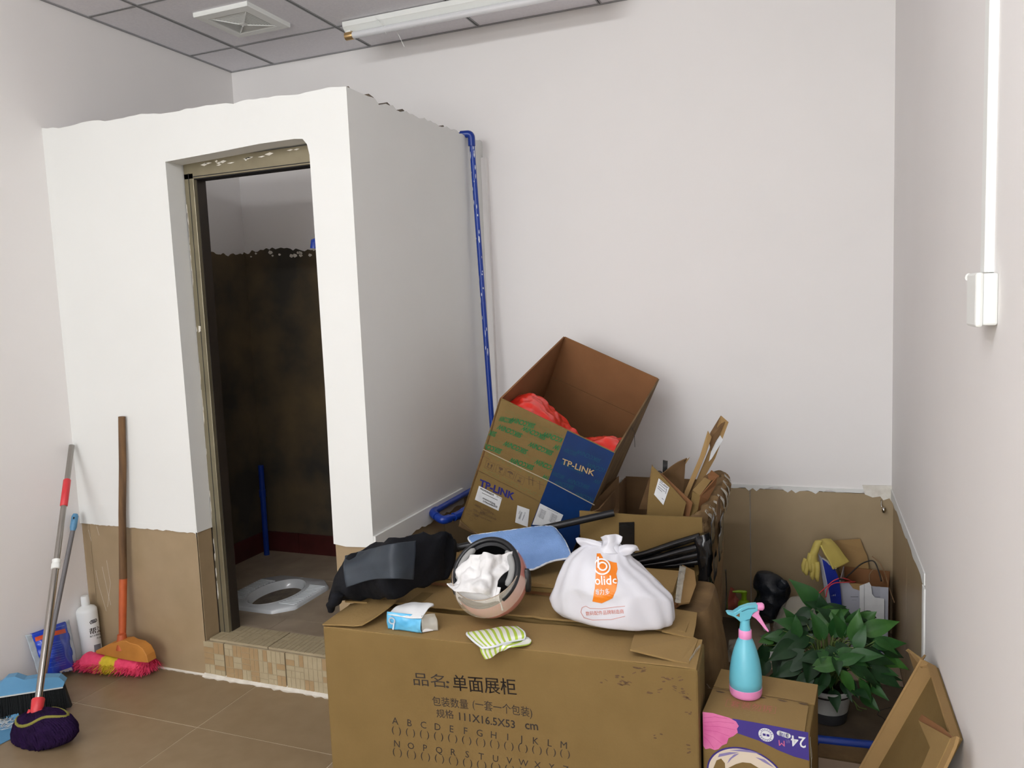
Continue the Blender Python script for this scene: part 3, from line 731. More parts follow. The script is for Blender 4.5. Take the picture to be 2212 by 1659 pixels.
# top panel with a soft crease
def Ap(u, v, z): return A0+dA*u+nA*v+Vector((0,0,z))
obj('top_flap', MB().sheet([[Ap(u,v,HZ+z) for u in (.002,.28,.55,.82,1.108)] for v,z in ((.002,.001),(.03,.003),(.10,.006),(.16,.010))], .004, 30, 14, amp=.004, fr=7), cb_top, ca, smooth=True, auto=40)
f1 = [[Ap(u,v,HZ+z) for u,z in ((.0,.008),(.07,.014+.10*v),(.13,.018+.10*v),(.185,.030+.16*v))] for v in (.0,.05,.11,.165)]
f1[0][3] = Ap(.135,.004,HZ+.020); f1[0][2] = Ap(.105,.002,HZ+.015); f1[1][3] = Ap(.165,.05,HZ+.034)
obj('flap', MB().sheet(f1, .004, 20, 14, amp=.002), cb_top, ca, smooth=True, auto=40)
P_ = [at(1374,1357,z=HZ+.022), at(1498,1376,z=HZ+.018), at(1508,1381,z=HZ+.014), at(1488,1432,z=HZ+.008), at(1470,1429,z=HZ+.009), at(1361,1402,z=HZ+.030)]
obj('flap', MB().poly(P_, .005, (0,0,1)), cb_top, ca)
obj('torn_tape', MB().sheet([[at(1492,1425,z=HZ+.012),at(1500,1405,z=HZ+.02),at(1513,1391,z=HZ+.02)],[at(1494,1470,z=HZ-.06)+Vector((.004,0,0)),at(1502,1450,z=HZ-.05)+Vector((.004,0,0)),at(1506,1440,z=HZ-.05)+Vector((.004,0,0))]], .0006, 12, 12, amp=.006, fr=30), clear_film, ca, smooth=True)
fi = Ink(A0, dA, (0,0,1), .0008)
def line_(t, p, q, hpx, bold=0, m=fi, sx=None):
    """a line of text between two photo points on the carton front"""
    a = m.uv(*p); b = m.uv(*q); L_ = math.hypot(b[0]-a[0], b[1]-a[1]); rot = math.atan2(b[1]-a[1], b[0]-a[0])
    h = abs(m.uv(p[0], p[1]-hpx)[1]-a[1]); m.text(t, a[0], a[1], h, bold, rot, width=L_)
line_('品名', (891,1477), (962,1483), 30, 0.0)
line_(':', (962,1484), (970,1486), 30, .02)
line_('单面展柜', (978,1488), (1116,1499), 37, .011)
line_('包装数量', (934,1522), (1012,1530), 22, 0.0)
line_('(一套一个包装)', (1020,1528), (1150,1548), 23, 0.0)
line_('规格', (943,1548), (981,1551), 20, 0.0)
line_('111X16.5X53', (988,1554), (1113,1573), 23, .012)
line_('cm', (1134,1574), (1163,1577), 26, .015)
def spread(chars, p, q, hpx, bold, wpx):
    n = len(chars)
    for i,c in enumerate(chars):
        x = p[0]+(q[0]-p[0])*i/(n-1); y = p[1]+(q[1]-p[1])*i/(n-1)
        a = fi.uv(x, y); h = abs(fi.uv(x, y-hpx)[1]-a[1]); fi.text(c, a[0], a[1], h, bold, -.05, center=True)
spread('ABCDEFGHIJKLM', (854,1564), (1217,1616), 21, .0, 12)
spread(['(  )']*13, (856,1583), (1220,1633), 19, .004, 12)
spread('NOPQRSTUVWXYZ', (857,1613), (1222,1668), 20, .0, 12)
spread(['(  )']*13, (858,1630), (1222,1684), 19, .004, 12)
fi.put('lettering', ink, ca)
gi = Ink(A0, dA, (0,0,1), .0004)
r = random.Random(3)
for (cx_,cy_,sx_,sy_,n_) in ((1325,1468,30,12,9),(1390,1450,22,8,8),(1455,1470,24,8,8),(1440,1492,40,6,8),(1462,1490,10,10,5),(1484,1505,10,6,6),(1470,1540,30,2,3),(1418,1590,16,8,3),(1488,1620,4,20,4),(1350,1475,14,10,5)):
    for _ in range(n_):
        x = cx_+r.uniform(-sx_,sx_); y = cy_+r.uniform(-sy_,sy_); l = r.uniform(3,9); a = r.uniform(-.3,.6)
        q = gi.uv(x,y); gi.ell(q[0], q[1], l*r.uniform(.0006,.0013), r.uniform(.0008,.0026), 9, r.uniform(-.5,.5))
gi.put('scuffs', ink_scuff, ca)['kind'] = 'stuff'
rs = Ink(A1, nA, (0,0,1), .0008); rs.line([(.09,.42),(.092,.30),(.088,.24)], .002); rs.put('red_line', red_pl, ca)
obj('end_tape', MB().box((0,0,.02),(.0006,.10,HZ-.01), Matrix.Translation(A1+Vector((0.0002,0.03,0)))), clear_tape, ca)
# second long carton
c2 = thing('flat_pack_carton', (2.15,-1.3,0), 'long plain brown carton standing right behind the printed one, under the helmet', 'carton')
obj('body', MB().box((1.605,-1.488,.0),(2.520,-1.125,.543)), cb, c2, bevel=.006)
e = jag(1.60, 2.655, 40, .0035, 31)
obj('top_flap', MB().poly([(x,-1.514+j+.075*max(0,(x-1.6)/1.05-.0)*.35,.5555) for x,j in e]+[(2.655,-1.34,.5555),(2.52,-1.345,.5555),(2.52,-1.13,.5555),(1.60,-1.13,.5555)], .006, (0,0,1)), cb_top, c2)
obj('flap', MB().poly([at(745,1298,z=.563),at(793,1301,z=.563),at(811,1286,z=.563),at(800,1272,z=.563),at(760,1276,z=.563)], .005, (0,0,1)), cb_top, c2)
obj('tape_strip', MB().poly([at(877,1304,z=.5565),at(905,1307,z=.5565),at(936,1281,z=.5565),at(912,1279,z=.5565)], .0004, (0,0,1)), cb, c2)
obj('flap', MB().poly([at(1446,1313,z=.560),at(1506,1323,z=.556),at(1503,1350,z=.552),at(1497,1378,z=.549),at(1430,1362,z=.560)], .005, (0,0,1)), cb_top, c2)
# sagging carton at the right end
c3 = thing('sagging_carton', (2.6,-1.2,0), 'brown carton with bulging spotted side, between the pile and the nappy carton', 'carton')
def ring3(z, dx, dy=0): return (Vector((2.615+dx/2,-1.19,z)), Vector((.090+dx/2,0,0)), Vector((0,.130+dy,0)))
obj('body', MB().loft([ring3(.0,.0),ring3(.02,.018),ring3(.15,.030),ring3(.32,.024),ring3(.45,.006),ring3(.540,-.01),ring3(.545,-.02)], 44, e=.35, amp=.003, fr=9), cb_dirty, c3, smooth=True, auto=60)
si = Ink((2.80,-1.30,0),(0,1,0),(0,0,1),.0005); r = random.Random(8)
bv3 = None
mb3 = MB().loft([ring3(.0,.0),ring3(.02,.018),ring3(.15,.030),ring3(.32,.024),ring3(.45,.006),ring3(.540,-.01),ring3(.545,-.02)], 44, e=.35, amp=.003, fr=9)
bv3 = bvh_of(mb3)
for i in range(15):
    y = r.uniform(.01,.06); z = .34+.014*i+r.uniform(-.004,.004); si.ell(y, z, r.uniform(.0015,.004), r.uniform(.0015,.005), 8)
si.put('black_spots', ink, c3, bvh=bv3, dist=.2, e=.0008)
# flattened cartons stacked on top
c4 = thing('flattened_carton', (2.15,-1.24,.558), 'flattened brown carton lying on the pile under helmet, towel and white bag', 'carton')
for i,(z0,z1,x1_,yf,m_) in enumerate(((.5560,.568,2.600,-1.352,cb_in),(.570,.582,2.585,-1.362,cb),(.584,.596,2.575,-1.360,cb_top))):
    e = jag(1.66, x1_, 30, .002, 40+i)
    obj('layer', MB().poly([(x,yf+j+.02*math.sin((x-1.6)*2.4),z1) for x,j in e]+[(x1_+.015,yf+.06,z1),(x1_+.005,-1.112,z1),(1.66,-1.112,z1)], z1-z0, (0,0,1)), m_, c4)
obj('end_flap', MB().poly([at(1474,1220,z=.598),at(1500,1233,z=.585),at(1504,1262,z=.575),at(1490,1300,z=.568),at(1466,1304,z=.575)], .006, (0,0,1)), cb_tan, c4)
obj('crumpled_tape', MB().sheet([[at(1468,1222,z=.600),at(1482,1226,z=.600)],[at(1462,1262,z=.600),at(1476,1262,z=.602)],[at(1458,1300,z=.600),at(1470,1304,z=.596)]], .0008, 8, 24, amp=.006, fr=60), clear_film, c4, smooth=True)
# support carton under the tilted one
c5 = thing('support_carton', (1.85,-.75,0), 'brown carton on the floor that carries the tilted carton', 'carton')
obj('body', MB().box((1.64,-1.10,.0),(2.10,-.50,.40)), cb_dk, c5, bevel=.006)
obj('flap', MB().poly([(1.66,-1.102,.39),(2.08,-1.102,.39),(2.06,-1.118,.615),(1.70,-1.118,.625)], .005, (0,-1,0)), cb_dirty, c5)
# ------------------------------------------------------------------ tilted carton with the blue band
def rotv(a):
    a = Vector(a); return Matrix.Rotation(a.length, 3, a.normalized())
TW, TD, TH = .46, .721, .621
TR = rotv((.272,.45,.016)); kk = 1.0
TO = Vector((2.013,-1.209,1.172)).lerp(Vector((1.92,-.983,1.143)), kk)
def T(u, v, w): return TO + TR @ Vector((u, v, -w))
tb = thing('tilted_router_carton', T(TW,TD/2,TH), 'open brown and navy printed carton tilted against the wall, red film inside', 'carton')
def tpanel(a, b, c, d, n_in, t=.006): # corners in (u,v,w)
    return MB().poly([T(*a),T(*b),T(*c),T(*d)], t, n_in)
nf = TR @ Vector((0,-1,0)); nr_ = TR @ Vector((1,0,0)); ntop = TR @ Vector((0,0,1))
FB, FF = .205, .335     # crease depths: back and front flaps
t_ = .006
obj('front_panel', tpanel((0,0,FF),(TW,0,FF),(TW,0,TH),(0,0,TH), nf), cb, tb)
obj('front_flap', tpanel((0,0,0),(TW,0,0),(TW,0,FF-.001),(0,0,FF-.001), nf), cb, tb)
obj('back_flap', tpanel((t_,TD,0),(TW-t_,TD,0),(TW-t_,TD-.004,FB),(t_,TD-.004,FB), nf), cb_in, tb)
obj('back_panel', tpanel((t_,TD-.004,FB+.003),(TW-t_,TD-.004,FB+.003),(TW-t_,TD-.002,TH),(t_,TD-.002,TH), nf), cb_in, tb)
obj('side_flap', tpanel((0.0,.0,0),(0.0,TD,0),(.006,TD,FB),(.006,0,FB), -nr_), cb_in, tb)
obj('side_panel', tpanel((.004,0,FB+.003),(.004,TD,FB+.003),(0,TD,TH),(0,0,TH), -nr_), cb_in, tb)
obj('side_panel', tpanel((TW,t_,FB+.003),(TW,TD,FB+.003),(TW,TD,TH),(TW,t_,TH), nr_), cb_dirty, tb)
obj('side_flap', tpanel((TW,t_,0),(TW,TD,0),(TW,TD,FB),(TW,t_,FB), nr_), cb_dirty, tb)
obj('bottom_panel', tpanel((t_,t_,TH-.001),(TW-t_,t_,TH-.001),(TW-t_,TD-t_,TH-.001),(t_,TD-t_,TH-.001), -ntop), cb_dk, tb)
U_, V_ = TR @ Vector((1,0,0)), TR @ Vector((0,0,1))
def FI(e=.0006): return Ink(T(0,0,0), U_, V_, e)
b1 = FI(.0005); bx0 = b1.uv(1226,930)[0]
b1.rect(bx0, -TH+.002, TW-.001, -.001); b1.put('navy_band', blue_ink, tb)
ti = FI(.0011)
def tline(I, s, p, q, hpx, bold=0, shear=0, flip=False):
    a = I.uv(*p); b = I.uv(*q); L_ = math.hypot(b[0]-a[0], b[1]-a[1]); rot = math.atan2(b[1]-a[1], b[0]-a[0])
    nx, ny = p[0]+.40*hpx, p[1]-.92*hpx; c = I.uv(nx, ny); h = math.hypot(c[0]-a[0], c[1]-a[1])
    if flip: I.text(s, b[0]-math.sin(rot)*h*.72, b[1]+math.cos(rot)*h*.72, h, bold, rot+PI, width=L_, shear=shear)
    else: I.text(s, a[0], a[1], h, bold, rot, width=L_, shear=shear)
tline(ti, 'TP-LINK', (1035,1049), (1110,1080), 20, .035); ti.put('lettering', navy_txt, tb)
ti = FI(.0024); tline(ti, 'TP-LINK', (1213,1001), (1283,1028), 17, .015); ti.put('lettering', tan_txt, tb)
# tape with green wording, upside down as on the carton
gt, gd, gb = FI(.0012), FI(.0012), FI(.0014)
W1 = 'SIIKCCNIW'
for (x,y,x2,y2) in ((335,0,490,90),(470,10,750,150),(310,95,590,265),(600,110,880,290),(850,180,1130,340),(30,110,290,250),(385,290,655,460),(680,300,960,475),(980,330,1250,480),(80,300,350,455),(455,490,735,650),(755,510,1030,680),(840,690,1110,850)):
    tline(gt, W1, (1020+x/5.53,900+(y+55)/5.53), (1020+x2/5.53,900+y2/5.53), 15, .03, .30, flip=True)
rr_ = gt; keep = [f for f in gt.f if all(0 < gt.v[i][0] < bx0 and -.345 < gt.v[i][1] < -.005 for i in f)]; gt.f = keep
gt.put('green_lettering', green_ink, tb)
for (x,y,x2,y2) in ((1250,390,1530,560),(1370,545,1650,700),(1060,520,1330,700),(1140,730,1400,880),(1230,890,1470,1040),(1100,370,1250,480),(960,650,1100,760),(1460,740,1700,880),(990,760,1220,880)):
    tline(gb, W1, (1020+x/5.53,900+(y+50)/5.53), (1020+x2/5.53,900+y2/5.53), 13, .006, .30, flip=True)
gb.f = [f for f in gb.f if all(bx0 < gb.v[i][0] < TW-.004 and -.43 < gb.v[i][1] < -.005 for i in f)]
gb.put('green_lettering', green_on_blue, tb)
for i in range(20):
    x = 1092+ (i % 4)*40+(i//4)*-12; y = 884+(i % 4)*19+(i//4)*32
    for q in range(2):
        for k in range(9):
            if (k*7+i+q) % 5: gd.line([gd.uv(x+k*4,y+k*1.8+q*5), gd.uv(x+k*4+2.6,y+k*1.8+1.2+q*5)], .0013)
gd.f = [f for f in gd.f if all(0 < gd.v[i][0] < bx0 and -.345 < gd.v[i][1] < -.005 for i in f)]
gd.put('faded_lettering', green_dim, tb)
# clear tape over the upper half with a pale line painting the glint along its edge
te = FI(.0018); a = te.uv(1048,972); b = te.uv(1130,1012); c = te.uv(1185,1038); d = te.uv(1284,1090)
te.poly([(.001,-.004),(.001,a[1]),(b[0],b[1]),(c[0],c[1]),(TW-.002,d[1]),(TW-.002,-.004)][::-1]); te.put('clear_tape', clear_tape, tb)
te = FI(.0022); te.line([(.001,a[1]),(b[0],b[1]),(c[0],c[1]),(d[0],d[1])], .004); te.put('tape_edge_glint', mat('tape_edge_glint', (220,206,180), .2, alpha=.5), tb)
cr_ = FI(.0010); cr_.line([(0,-FF),(bx0,-FF-.003)], .0016)
ii = FI(.0010)
# handling marks: two arrows, glass, umbrella, stacking frame
def frame4(cx_, cy_): # local icon axes from the crop
    return ii.uv(cx_, cy_)
for k,(px_,py_) in enumerate(((1058,1006),(1081,1015),(1102,1023),(1123,1035))):
    u,v = frame4(px_,py_); s = .0175; ii.line([(u-s,v-s),(u+s,v-s),(u+s,v+s),(u-s,v+s)], .0009, True)
    if k == 0:
        for q in (-.007,.007): ii.rect(u+q-.0018,v-.008,u+q+.0018,v+.006); ii.poly([(u+q-.005,v+.003),(u+q+.005,v+.003),(u+q,v+.013)])
        ii.rect(u-.012,v-.0115,u+.012,v-.0098)
    elif k == 1:
        ii.poly([(u-.009,v+.012),(u-.008,v+.004),(u-.003,v),(u+.003,v),(u+.008,v+.004),(u+.009,v+.012)]); ii.rect(u-.0012,v-.010,u+.0012,v+.001); ii.rect(u-.006,v-.0115,u+.006,v-.0095)
    elif k == 2:
        ii.poly([(u+.0125*math.cos(t*PI/10),v+.001+.010*math.sin(t*PI/10)) for t in range(11)]); ii.rect(u-.0007,v-.011,u+.0007,v+.002); ii.line([(u,v-.011),(u+.004,v-.012),(u+.005,v-.009)],.0012)
    else:
        ii.rect(u-.007,v-.013,u+.007,v-.005); ii.rect(u-.007,v+.007,u+.007,v+.0085); ii.line([(u-.004,v+.006),(u+.004,v-.004)],.001); ii.line([(u+.004,v+.006),(u-.004,v-.004)],.001)
for p,q in (((1044,1003),(1180,1060)),): pass
a = ii.uv(1045,978); ii.line([(a[0],a[1]-.022),(a[0]+.006,a[1]-.012),(a[0]+.03,a[1]-.016)], .0012)
ii.line([(.0,-FF),(bx0,-FF-.002)], .0014)
for x,y in ((1143,1035),(1151,1037),(1166,1045)):
    a = ii.uv(x,y-6); b = ii.uv(x,y+12); ii.line([a,b],.0018); a = ii.uv(x-6,y-2); b = ii.uv(x+9,y+3); ii.line([a,b],.0014)
ii.put('handling_marks', ink_soft, tb)
# stickers
def sticker(pts, name='sticker'):
    s_ = FI(.0014); q = [s_.uv(*p) for p in pts]; s_.poly(q); return s_.put(name, paper, tb), q
l_, q = sticker([(1035,1049),(1085,1075),(1077,1103),(1026,1079)])
g_ = FI(.0019)
tline(g_, 'WLGWDKR8系列', (1037,1056), (1066,1071), 5, .03); tline(g_, 'Ver:1.0', (1072,1072), (1083,1078), 5, 0)
for k in range(12): g_.line([g_.uv(1042+k*2.8,1064+k*1.35), g_.uv(1044+k*2.8,1065+k*1.35)], .0022)
tline(g_, '2179063000089', (1043,1083), (1066,1094), 4.5, .02); tline(g_, '* 20', (1060,1090), (1074,1097), 5.5, .02)
u0_,v0_ = g_.uv(1044,1074); u1_,v1_ = g_.uv(1071,1086)
for i in range(26):
    x = i/26*(.001+math.hypot(u1_-u0_,v1_-v0_)); g_.rect(u0_+x, v0_-.007, u0_+x+random.Random(i).uniform(.0006,.0014), v0_)
g_.put('lettering', ink, l_)
l_, q = sticker([(1118,1091),(1144,1100),(1140,1138),(1113,1128)])
g_ = FI(.0019); u0_,v0_ = g_.uv(1122,1100)
for i in range(20): g_.rect(u0_+.009, v0_-.0018*i-.006, u0_+.016, v0_-.0018*i-.006+random.Random(i+7).uniform(.0006,.0013))
g_.text('2214869010', u0_+.024, v0_+.002, .006, .01, -PI/2, width=.042); g_.text('广西桂林', u0_+.003, v0_+.000, .005, .01, -PI/2, width=.02)
g_.put('lettering', grey_txt, l_)
l_, q = sticker([(1167,1087),(1217,1112),(1206,1137),(1150,1133)])
g_ = FI(.0019)
for (x,y,dx) in ((1168,1098,1),(1192,1108,1)):
    u0_,v0_ = g_.uv(x,y)
    for i in range(8):
        g_.line([(u0_,v0_-.0052*i),(u0_+.008,v0_-.0052*i)],.0013)
        for j in range(9): g_.rect(u0_+.006+j*.0022, v0_-.0052*i-.0035, u0_+.006+j*.0022+random.Random(i*9+j).uniform(.0007,.0016), v0_-.0052*i)
for k in range(10): g_.line([g_.uv(1183+k*2.3,1098+k*1.1), g_.uv(1184.6+k*2.3,1099+k*1.1)], .0018)
g_.put('lettering', grey_txt, l_)
fdn = FI(.0010); r = random.Random(4)
tline(fdn, '制造商：深圳市联技术', (1026,1092), (1066,1112), 5, 0); tline(fdn, '地址：南山区科技园24栋', (1022,1102), (1072,1124), 4.5, 0)
tline(fdn, '中国制造  MADE IN CHINA', (1020,1110), (1062,1128), 4, 0); fdn.ell(*fdn.uv(1018,1121), .007,.007, 20, 0, .0008)
for i in range(50):
    x = r.gauss(1034,14); y = r.gauss(1104,7); a = fdn.uv(x,y); b = fdn.uv(x+r.uniform(2,8), y+r.uniform(1,4))
    if 0.003 < a[0] < .2: fdn.line([a,b], r.uniform(.0005,.0015))
fdn.put('faded_print', ink_soft, tb)
# hanging hair of tape
obj('loose_tape', MB().tube([T(TW+.003,.26,.02),T(TW+.02,.25,.03),T(TW+.045,.22,.07)], .0009, 5), wire_bk, tb)
obj('bottom_tear', MB().sheet([[T(.0,-.002,TH-.03),T(.05,-.003,TH-.012),T(.12,-.002,TH-.004)],[T(.0,.0,TH+.006),T(.05,.0,TH+.006),T(.12,.002,TH+.004)]], .003, 10, 6, amp=.006, fr=40), cb_dirty, tb, smooth=True)
# red film inside
rf = MB(); g = []
hts = [[.12,.03,.02,.10,.20,.26,.14,.05,.03],[.08,-.02,-.015,.06,.13,.19,.10,.02,.00],[.12,.03,.05,.12,.17,.21,.15,.07,.05],[.22,.15,.17,.2,.24,.26,.24,.2,.18]]
for i,v in enumerate((.012,.09,.22,.40)):
    g.append([T(.012+(TW-.024)*j/8, v, .035+hts[i][j]*(.55 if i < 3 else .8)) for j in range(9)])
rf.sheet(g, .0015, 90, 50, amp=.026, fr=11, seed=5, amp2=.010, fr2=34)
rft = obj('red_plastic_film', rf, red_plastic, smooth=True, auto=35, loc=T(TW/2,.2,.2)); tag(rft, 'crumpled red plastic film stuffed inside the tilted navy and brown carton', 'plastic bag')
# ------------------------------------------------------------------ rubbish carton with tape
BX0, BX1, BY0, BY1, BZ = 2.215, 2.640, -1.005, -.47, .748
rc = thing('scrap_carton', ((BX0+BX1)/2,(BY0+BY1)/2,0), 'large open carton wrapped in black tape, filled with scrap cardboard', 'carton')
obj('front_panel', MB().poly([(BX0,BY0,.0),(BX1,BY0,.0),(BX1,BY0,BZ),(BX0+.2,BY0-.004,BZ-.004),(BX0,BY0,BZ-.002)], .007, (0,-1,0)), cb, rc)
obj('back_panel', MB().box((BX0+.045,BY1-.007,0),(BX1-.005,BY1,BZ+.006)), cb_dk, rc)
obj('side_panel', MB().poly([(BX0+.04,BY0+.01,.0),(BX0+.04,BY1,.0),(BX0+.04,BY1,BZ),(BX0+.04,BY0+.1,BZ-.02),(BX0+.04,BY0+.01,BZ-.004)], .006, (-1,0,0)), cb_dk, rc)
sdp = MB().sheet([[(BX1+.001,BY0+.002,z),(BX1+.022+.02*(z > .3),BY0+.16,z),(BX1+.016,BY0+.36,z),(BX1-.004,BY1,z)] for z in (0.001,.25,.5,.73)], .006, 20, 16, amp=.004, fr=9)
obj('side_panel', sdp, cb_dirty, rc, smooth=True, auto=40)
# frayed double rim
r = random.Random(2); rimc = [at(1497,1122,y=BY0)+Vector((0,.004,0)), at(1515,1108,y=-.93), at(1532,1088,y=-.84), at(1546,1062,y=-.72), at(1554,1034,y=-.58), at(1552,1018,y=-.49)]
obj('folded_rim', MB().sheet([[p+Vector((.03,0,-.055)) for p in rimc],[p+Vector((.034,0,-.015)) for p in rimc],[p+Vector((.012,0,.006)) for p in rimc],[p+Vector((-.018,.0,-.008)) for p in rimc],[p+Vector((-.030,.0,-.055)) for p in rimc]], .004, 44, 16, amp=.014, fr=34, seed=9, amp2=.006, fr2=90), cb_dirty, rc, smooth=True, auto=35)
strips = MB()
for i in range(7):
    t = .16+.11*i; a = rimc[min(4,int(t*5))].lerp(rimc[min(5,int(t*5)+1)], t*5-int(t*5)); w = .012
    strips.sheet([[a+Vector((.038,-w,-.06-.01*(i % 3))), a+Vector((.038,w*.6,-.05))],[a+Vector((.041,-w*.8,-.015)), a+Vector((.04,w,-.008))],[a+Vector((.018,-w*.3,.012)), a+Vector((.018,w*1.2,.014))]], .0008, 5, 8, amp=.004, fr=60, seed=i)
obj('shredded_tape', strips, clear_film, rc, smooth=True, kind='stuff')
fr = Ink((BX0,BY0,0),(1,0,0),(0,0,1),.0012)
def fpx(pts, m, name, e=None, I=None):
    I = Ink((BX0,BY0,0),(1,0,0),(0,0,1),.0012); I.poly([I.uv(*p) for p in pts]); return I.put(name, m, rc, e=e)
vt1 = MB(); a,b,c,d = (at(x,y,y=BY0-.0012) for x,y in ((1338,1130),(1371,1129),(1371,1260),(1338,1260)))
a.z += .004; b.z += .004
vt1.poly([p+Vector((0,-.006,0)) for p in (a,b,c,d)], .0008, (0,-1,0)); obj('black_tape', vt1, black_tape, rc)
hz = MB().sheet([[at(1225,1194,y=BY0-.014),at(1370,1195,y=BY0-.014),at(1497,1190,y=BY0-.016)],[at(1225,1225,y=BY0-.010),at(1370,1228,y=BY0-.012),at(1500,1225,y=BY0-.012)]], .002, 30, 8, amp=.004, fr=20)
obj('black_tape', hz, black_tape, rc, smooth=True)
for k,(p,q,w0,w1) in enumerate((((1290,1222),(1512,1158),.008,.013),((1320,1226),(1516,1180),.008,.016),((1360,1226),(1520,1196),.008,.014),((1400,1224),(1520,1212),.008,.010))):
    a = at(*p,y=BY0-.016); b = at(*q,y=BY0-.03); m_ = (a+b)/2+Vector((0,-.006,-.004))
    obj('tape_roll', MB().tube([a,(a+m_)/2,m_,(m_+b)/2,b], [w0*.6,w0,(w0+w1)/2,w1,w1*.9], 12, upv=(0,1,0)), black_tape, rc, smooth=True, auto=70)
obj('tape_knot', MB().loft(rows_px([(1500,1158,1530,1150,.012),(1502,1175,1534,1168,.02),(1508,1200,1537,1196,.022),(1512,1235,1536,1232,.018),(1508,1262,1534,1262,.016),(1514,1278,1528,1278,.006)], BY0-.03), 24, amp=.006, fr=40), black_tape, rc, smooth=True, auto=60)
obj('tape_tail', MB().sheet([[at(1506,1244,y=BY0-.03),at(1516,1240,y=BY0-.03)],[at(1530,1262,y=BY0+.02),at(1540,1256,y=BY0+.02)],[at(1545,1310,y=BY0+.10),at(1551,1308,y=BY0+.10)],[at(1557,1346,y=BY0+.12),at(1563,1349,y=BY0+.12)]], .0012, 4, 20, amp=.003), black_tape, rc, smooth=True)
obj('tape_tail', MB().sheet([[at(1566,1230,x=2.69),at(1569,1230,x=2.69)],[at(1569,1280,x=2.69),at(1571,1280,x=2.69)],[at(1566,1318,x=2.69),at(1571,1324,x=2.69)]], .001, 3, 14, amp=.003), black_tape, rc, smooth=True)
for i,(x,y,w,h) in enumerate(((1540,1150,9,26),(1552,1108,6,26),(1556,1180,8,24),(1545,1225,8,20),(1560,1145,5,20))):
    a = at(x,y,x=2.682+.006*(i % 3)); obj('tape_patch', MB().sheet([[a+Vector((0,-.05,.045)),a+Vector((0,.05,.055))],[a+Vector((.002,-.06,-.035)),a+Vector((.002,.03,-.03))]], .001, 6, 6, amp=.004, fr=30, seed=i), black_tape if i != 1 else cb_dk, rc, smooth=True)
cr = Ink((BX0,BY0,0),(1,0,0),(0,0,1),.0006)
cr.line([cr.uv(*p) for p in ((1372,1168),(1395,1158),(1425,1140),(1455,1128))], .0016); cr.line([cr.uv(*p) for p in ((1375,1170),(1400,1176),(1440,1172),(1462,1163))], .0016); cr.line([cr.uv(*p) for p in ((1461,1125),(1459,1148))],.0012)
cr.put('crease', cb_dk, rc)
# scrap boards standing in the carton
def board(pts, th, m, label, name='cardboard_scrap', grp=None, parts=None):
    P = [at(p[0], p[1], y=p[2]) for p in pts]; c = sum(P, Vector())/len(P)
    o = obj(name, MB().poly(P, th, (0,-1,.2)), m, loc=(c.x,c.y,min(p.z for p in P))); return tag(o, label, 'cardboard', grp)
s1 = board([(1408,1006,-.90),(1424,1022,-.90),(1482,1086,-.90),(1474,1120,-.90),(1462,1175,-.90),(1392,1175,-.90),(1400,1075,-.90)], .006, cb, 'brown board with white shipping sticker standing in the scrap carton')
s1b = Ink(at(1424,1030,y=-.902), (1,0,0), (0,0,1), .001); s1b.poly([s1b.uv(*p) for p in ((1423,1033),(1446,1053),(1433,1091),(1413,1068))]); stk = s1b.put('sticker', paper, s1)
s1c = Ink(at(1424,1030,y=-.9035), (1,0,0), (0,0,1), .001)
for p,q in (((1426,1038),(1432,1043)),((1425,1041),(1441,1054)),((1424,1045),(1438,1057)),((1422,1050),(1436,1062)),((1421,1054),(1430,1062)),((1434,1046),(1444,1054)),((1440,1056),(1438,1066)),((1430,1076),(1433,1079))): s1c.line([s1c.uv(*p),s1c.uv(*q)], .0022)
s1c.put('lettering', grey_txt, stk)
board([(1424,1022,-.875),(1430,1024,-.875),(1496,1086,-.875),(1488,1120,-.875),(1480,1175,-.875),(1420,1175,-.875)], .006, cb_in, 'second brown board directly behind the stickered board in the scrap carton')
board([(1408,1004,-.86),(1413,1012,-.86),(1428,1024,-.85),(1436,1100,-.80),(1380,1100,-.80),(1404,1030,-.86)], .004, cb_dk, 'dark narrow pointed board rising behind the stickered board')
o = MB().sheet([[at(1428,1023,y=-.74),at(1436,1018,y=-.74),at(1462,1000,y=-.74),at(1484,990,y=-.73)],[at(1430,1040,y=-.72),at(1445,1040,y=-.72),at(1470,1020,y=-.72),at(1480,1004,y=-.72)],[at(1436,1110,y=-.70),at(1450,1110,y=-.70),at(1462,1100,y=-.70),at(1475,1100,y=-.70)]], .005, 20, 14, amp=.006, fr=18)
tag(obj('curved_scrap', o, cb_dk, smooth=True, auto=40, loc=at(1450,1060,y=-.7)), 'bent dark brown cardboard piece curling above the scrap carton', 'cardboard')
o = MB().sheet([[at(1444,1032,y=-.66),at(1462,1012,y=-.66),at(1490,987,y=-.66)],[at(1452,1048,y=-.66),at(1470,1034,y=-.66),at(1476,1022,y=-.66)],[at(1456,1110,y=-.66),at(1470,1110,y=-.66),at(1486,1110,y=-.66)]], .005, 16, 12, amp=.004, fr=18, seed=4)
tag(obj('curved_scrap', o, cb_tan, smooth=True, auto=40, loc=at(1470,1060,y=-.66)), 'bent light brown cardboard strip with torn edge beside the tall folded board', 'cardboard')
bs_ = thing('black_strip', at(1436,1040,y=-.62), 'short black strip sticking up behind the scrap boards', 'strip')
obj('strip', MB().poly([at(1432,994,y=-.62),at(1442,996,y=-.62),at(1440,1060,y=-.62),at(1430,1060,y=-.62)], .006, (0,-1,0)), black_tape, bs_)
obj('ring', MB().tube([at(1424+5*math.cos(t*PI/5),1022+4*math.sin(t*PI/5),y=-.63) for t in range(10)], .003, 8, closed=True), black_plastic, bs_, smooth=True)
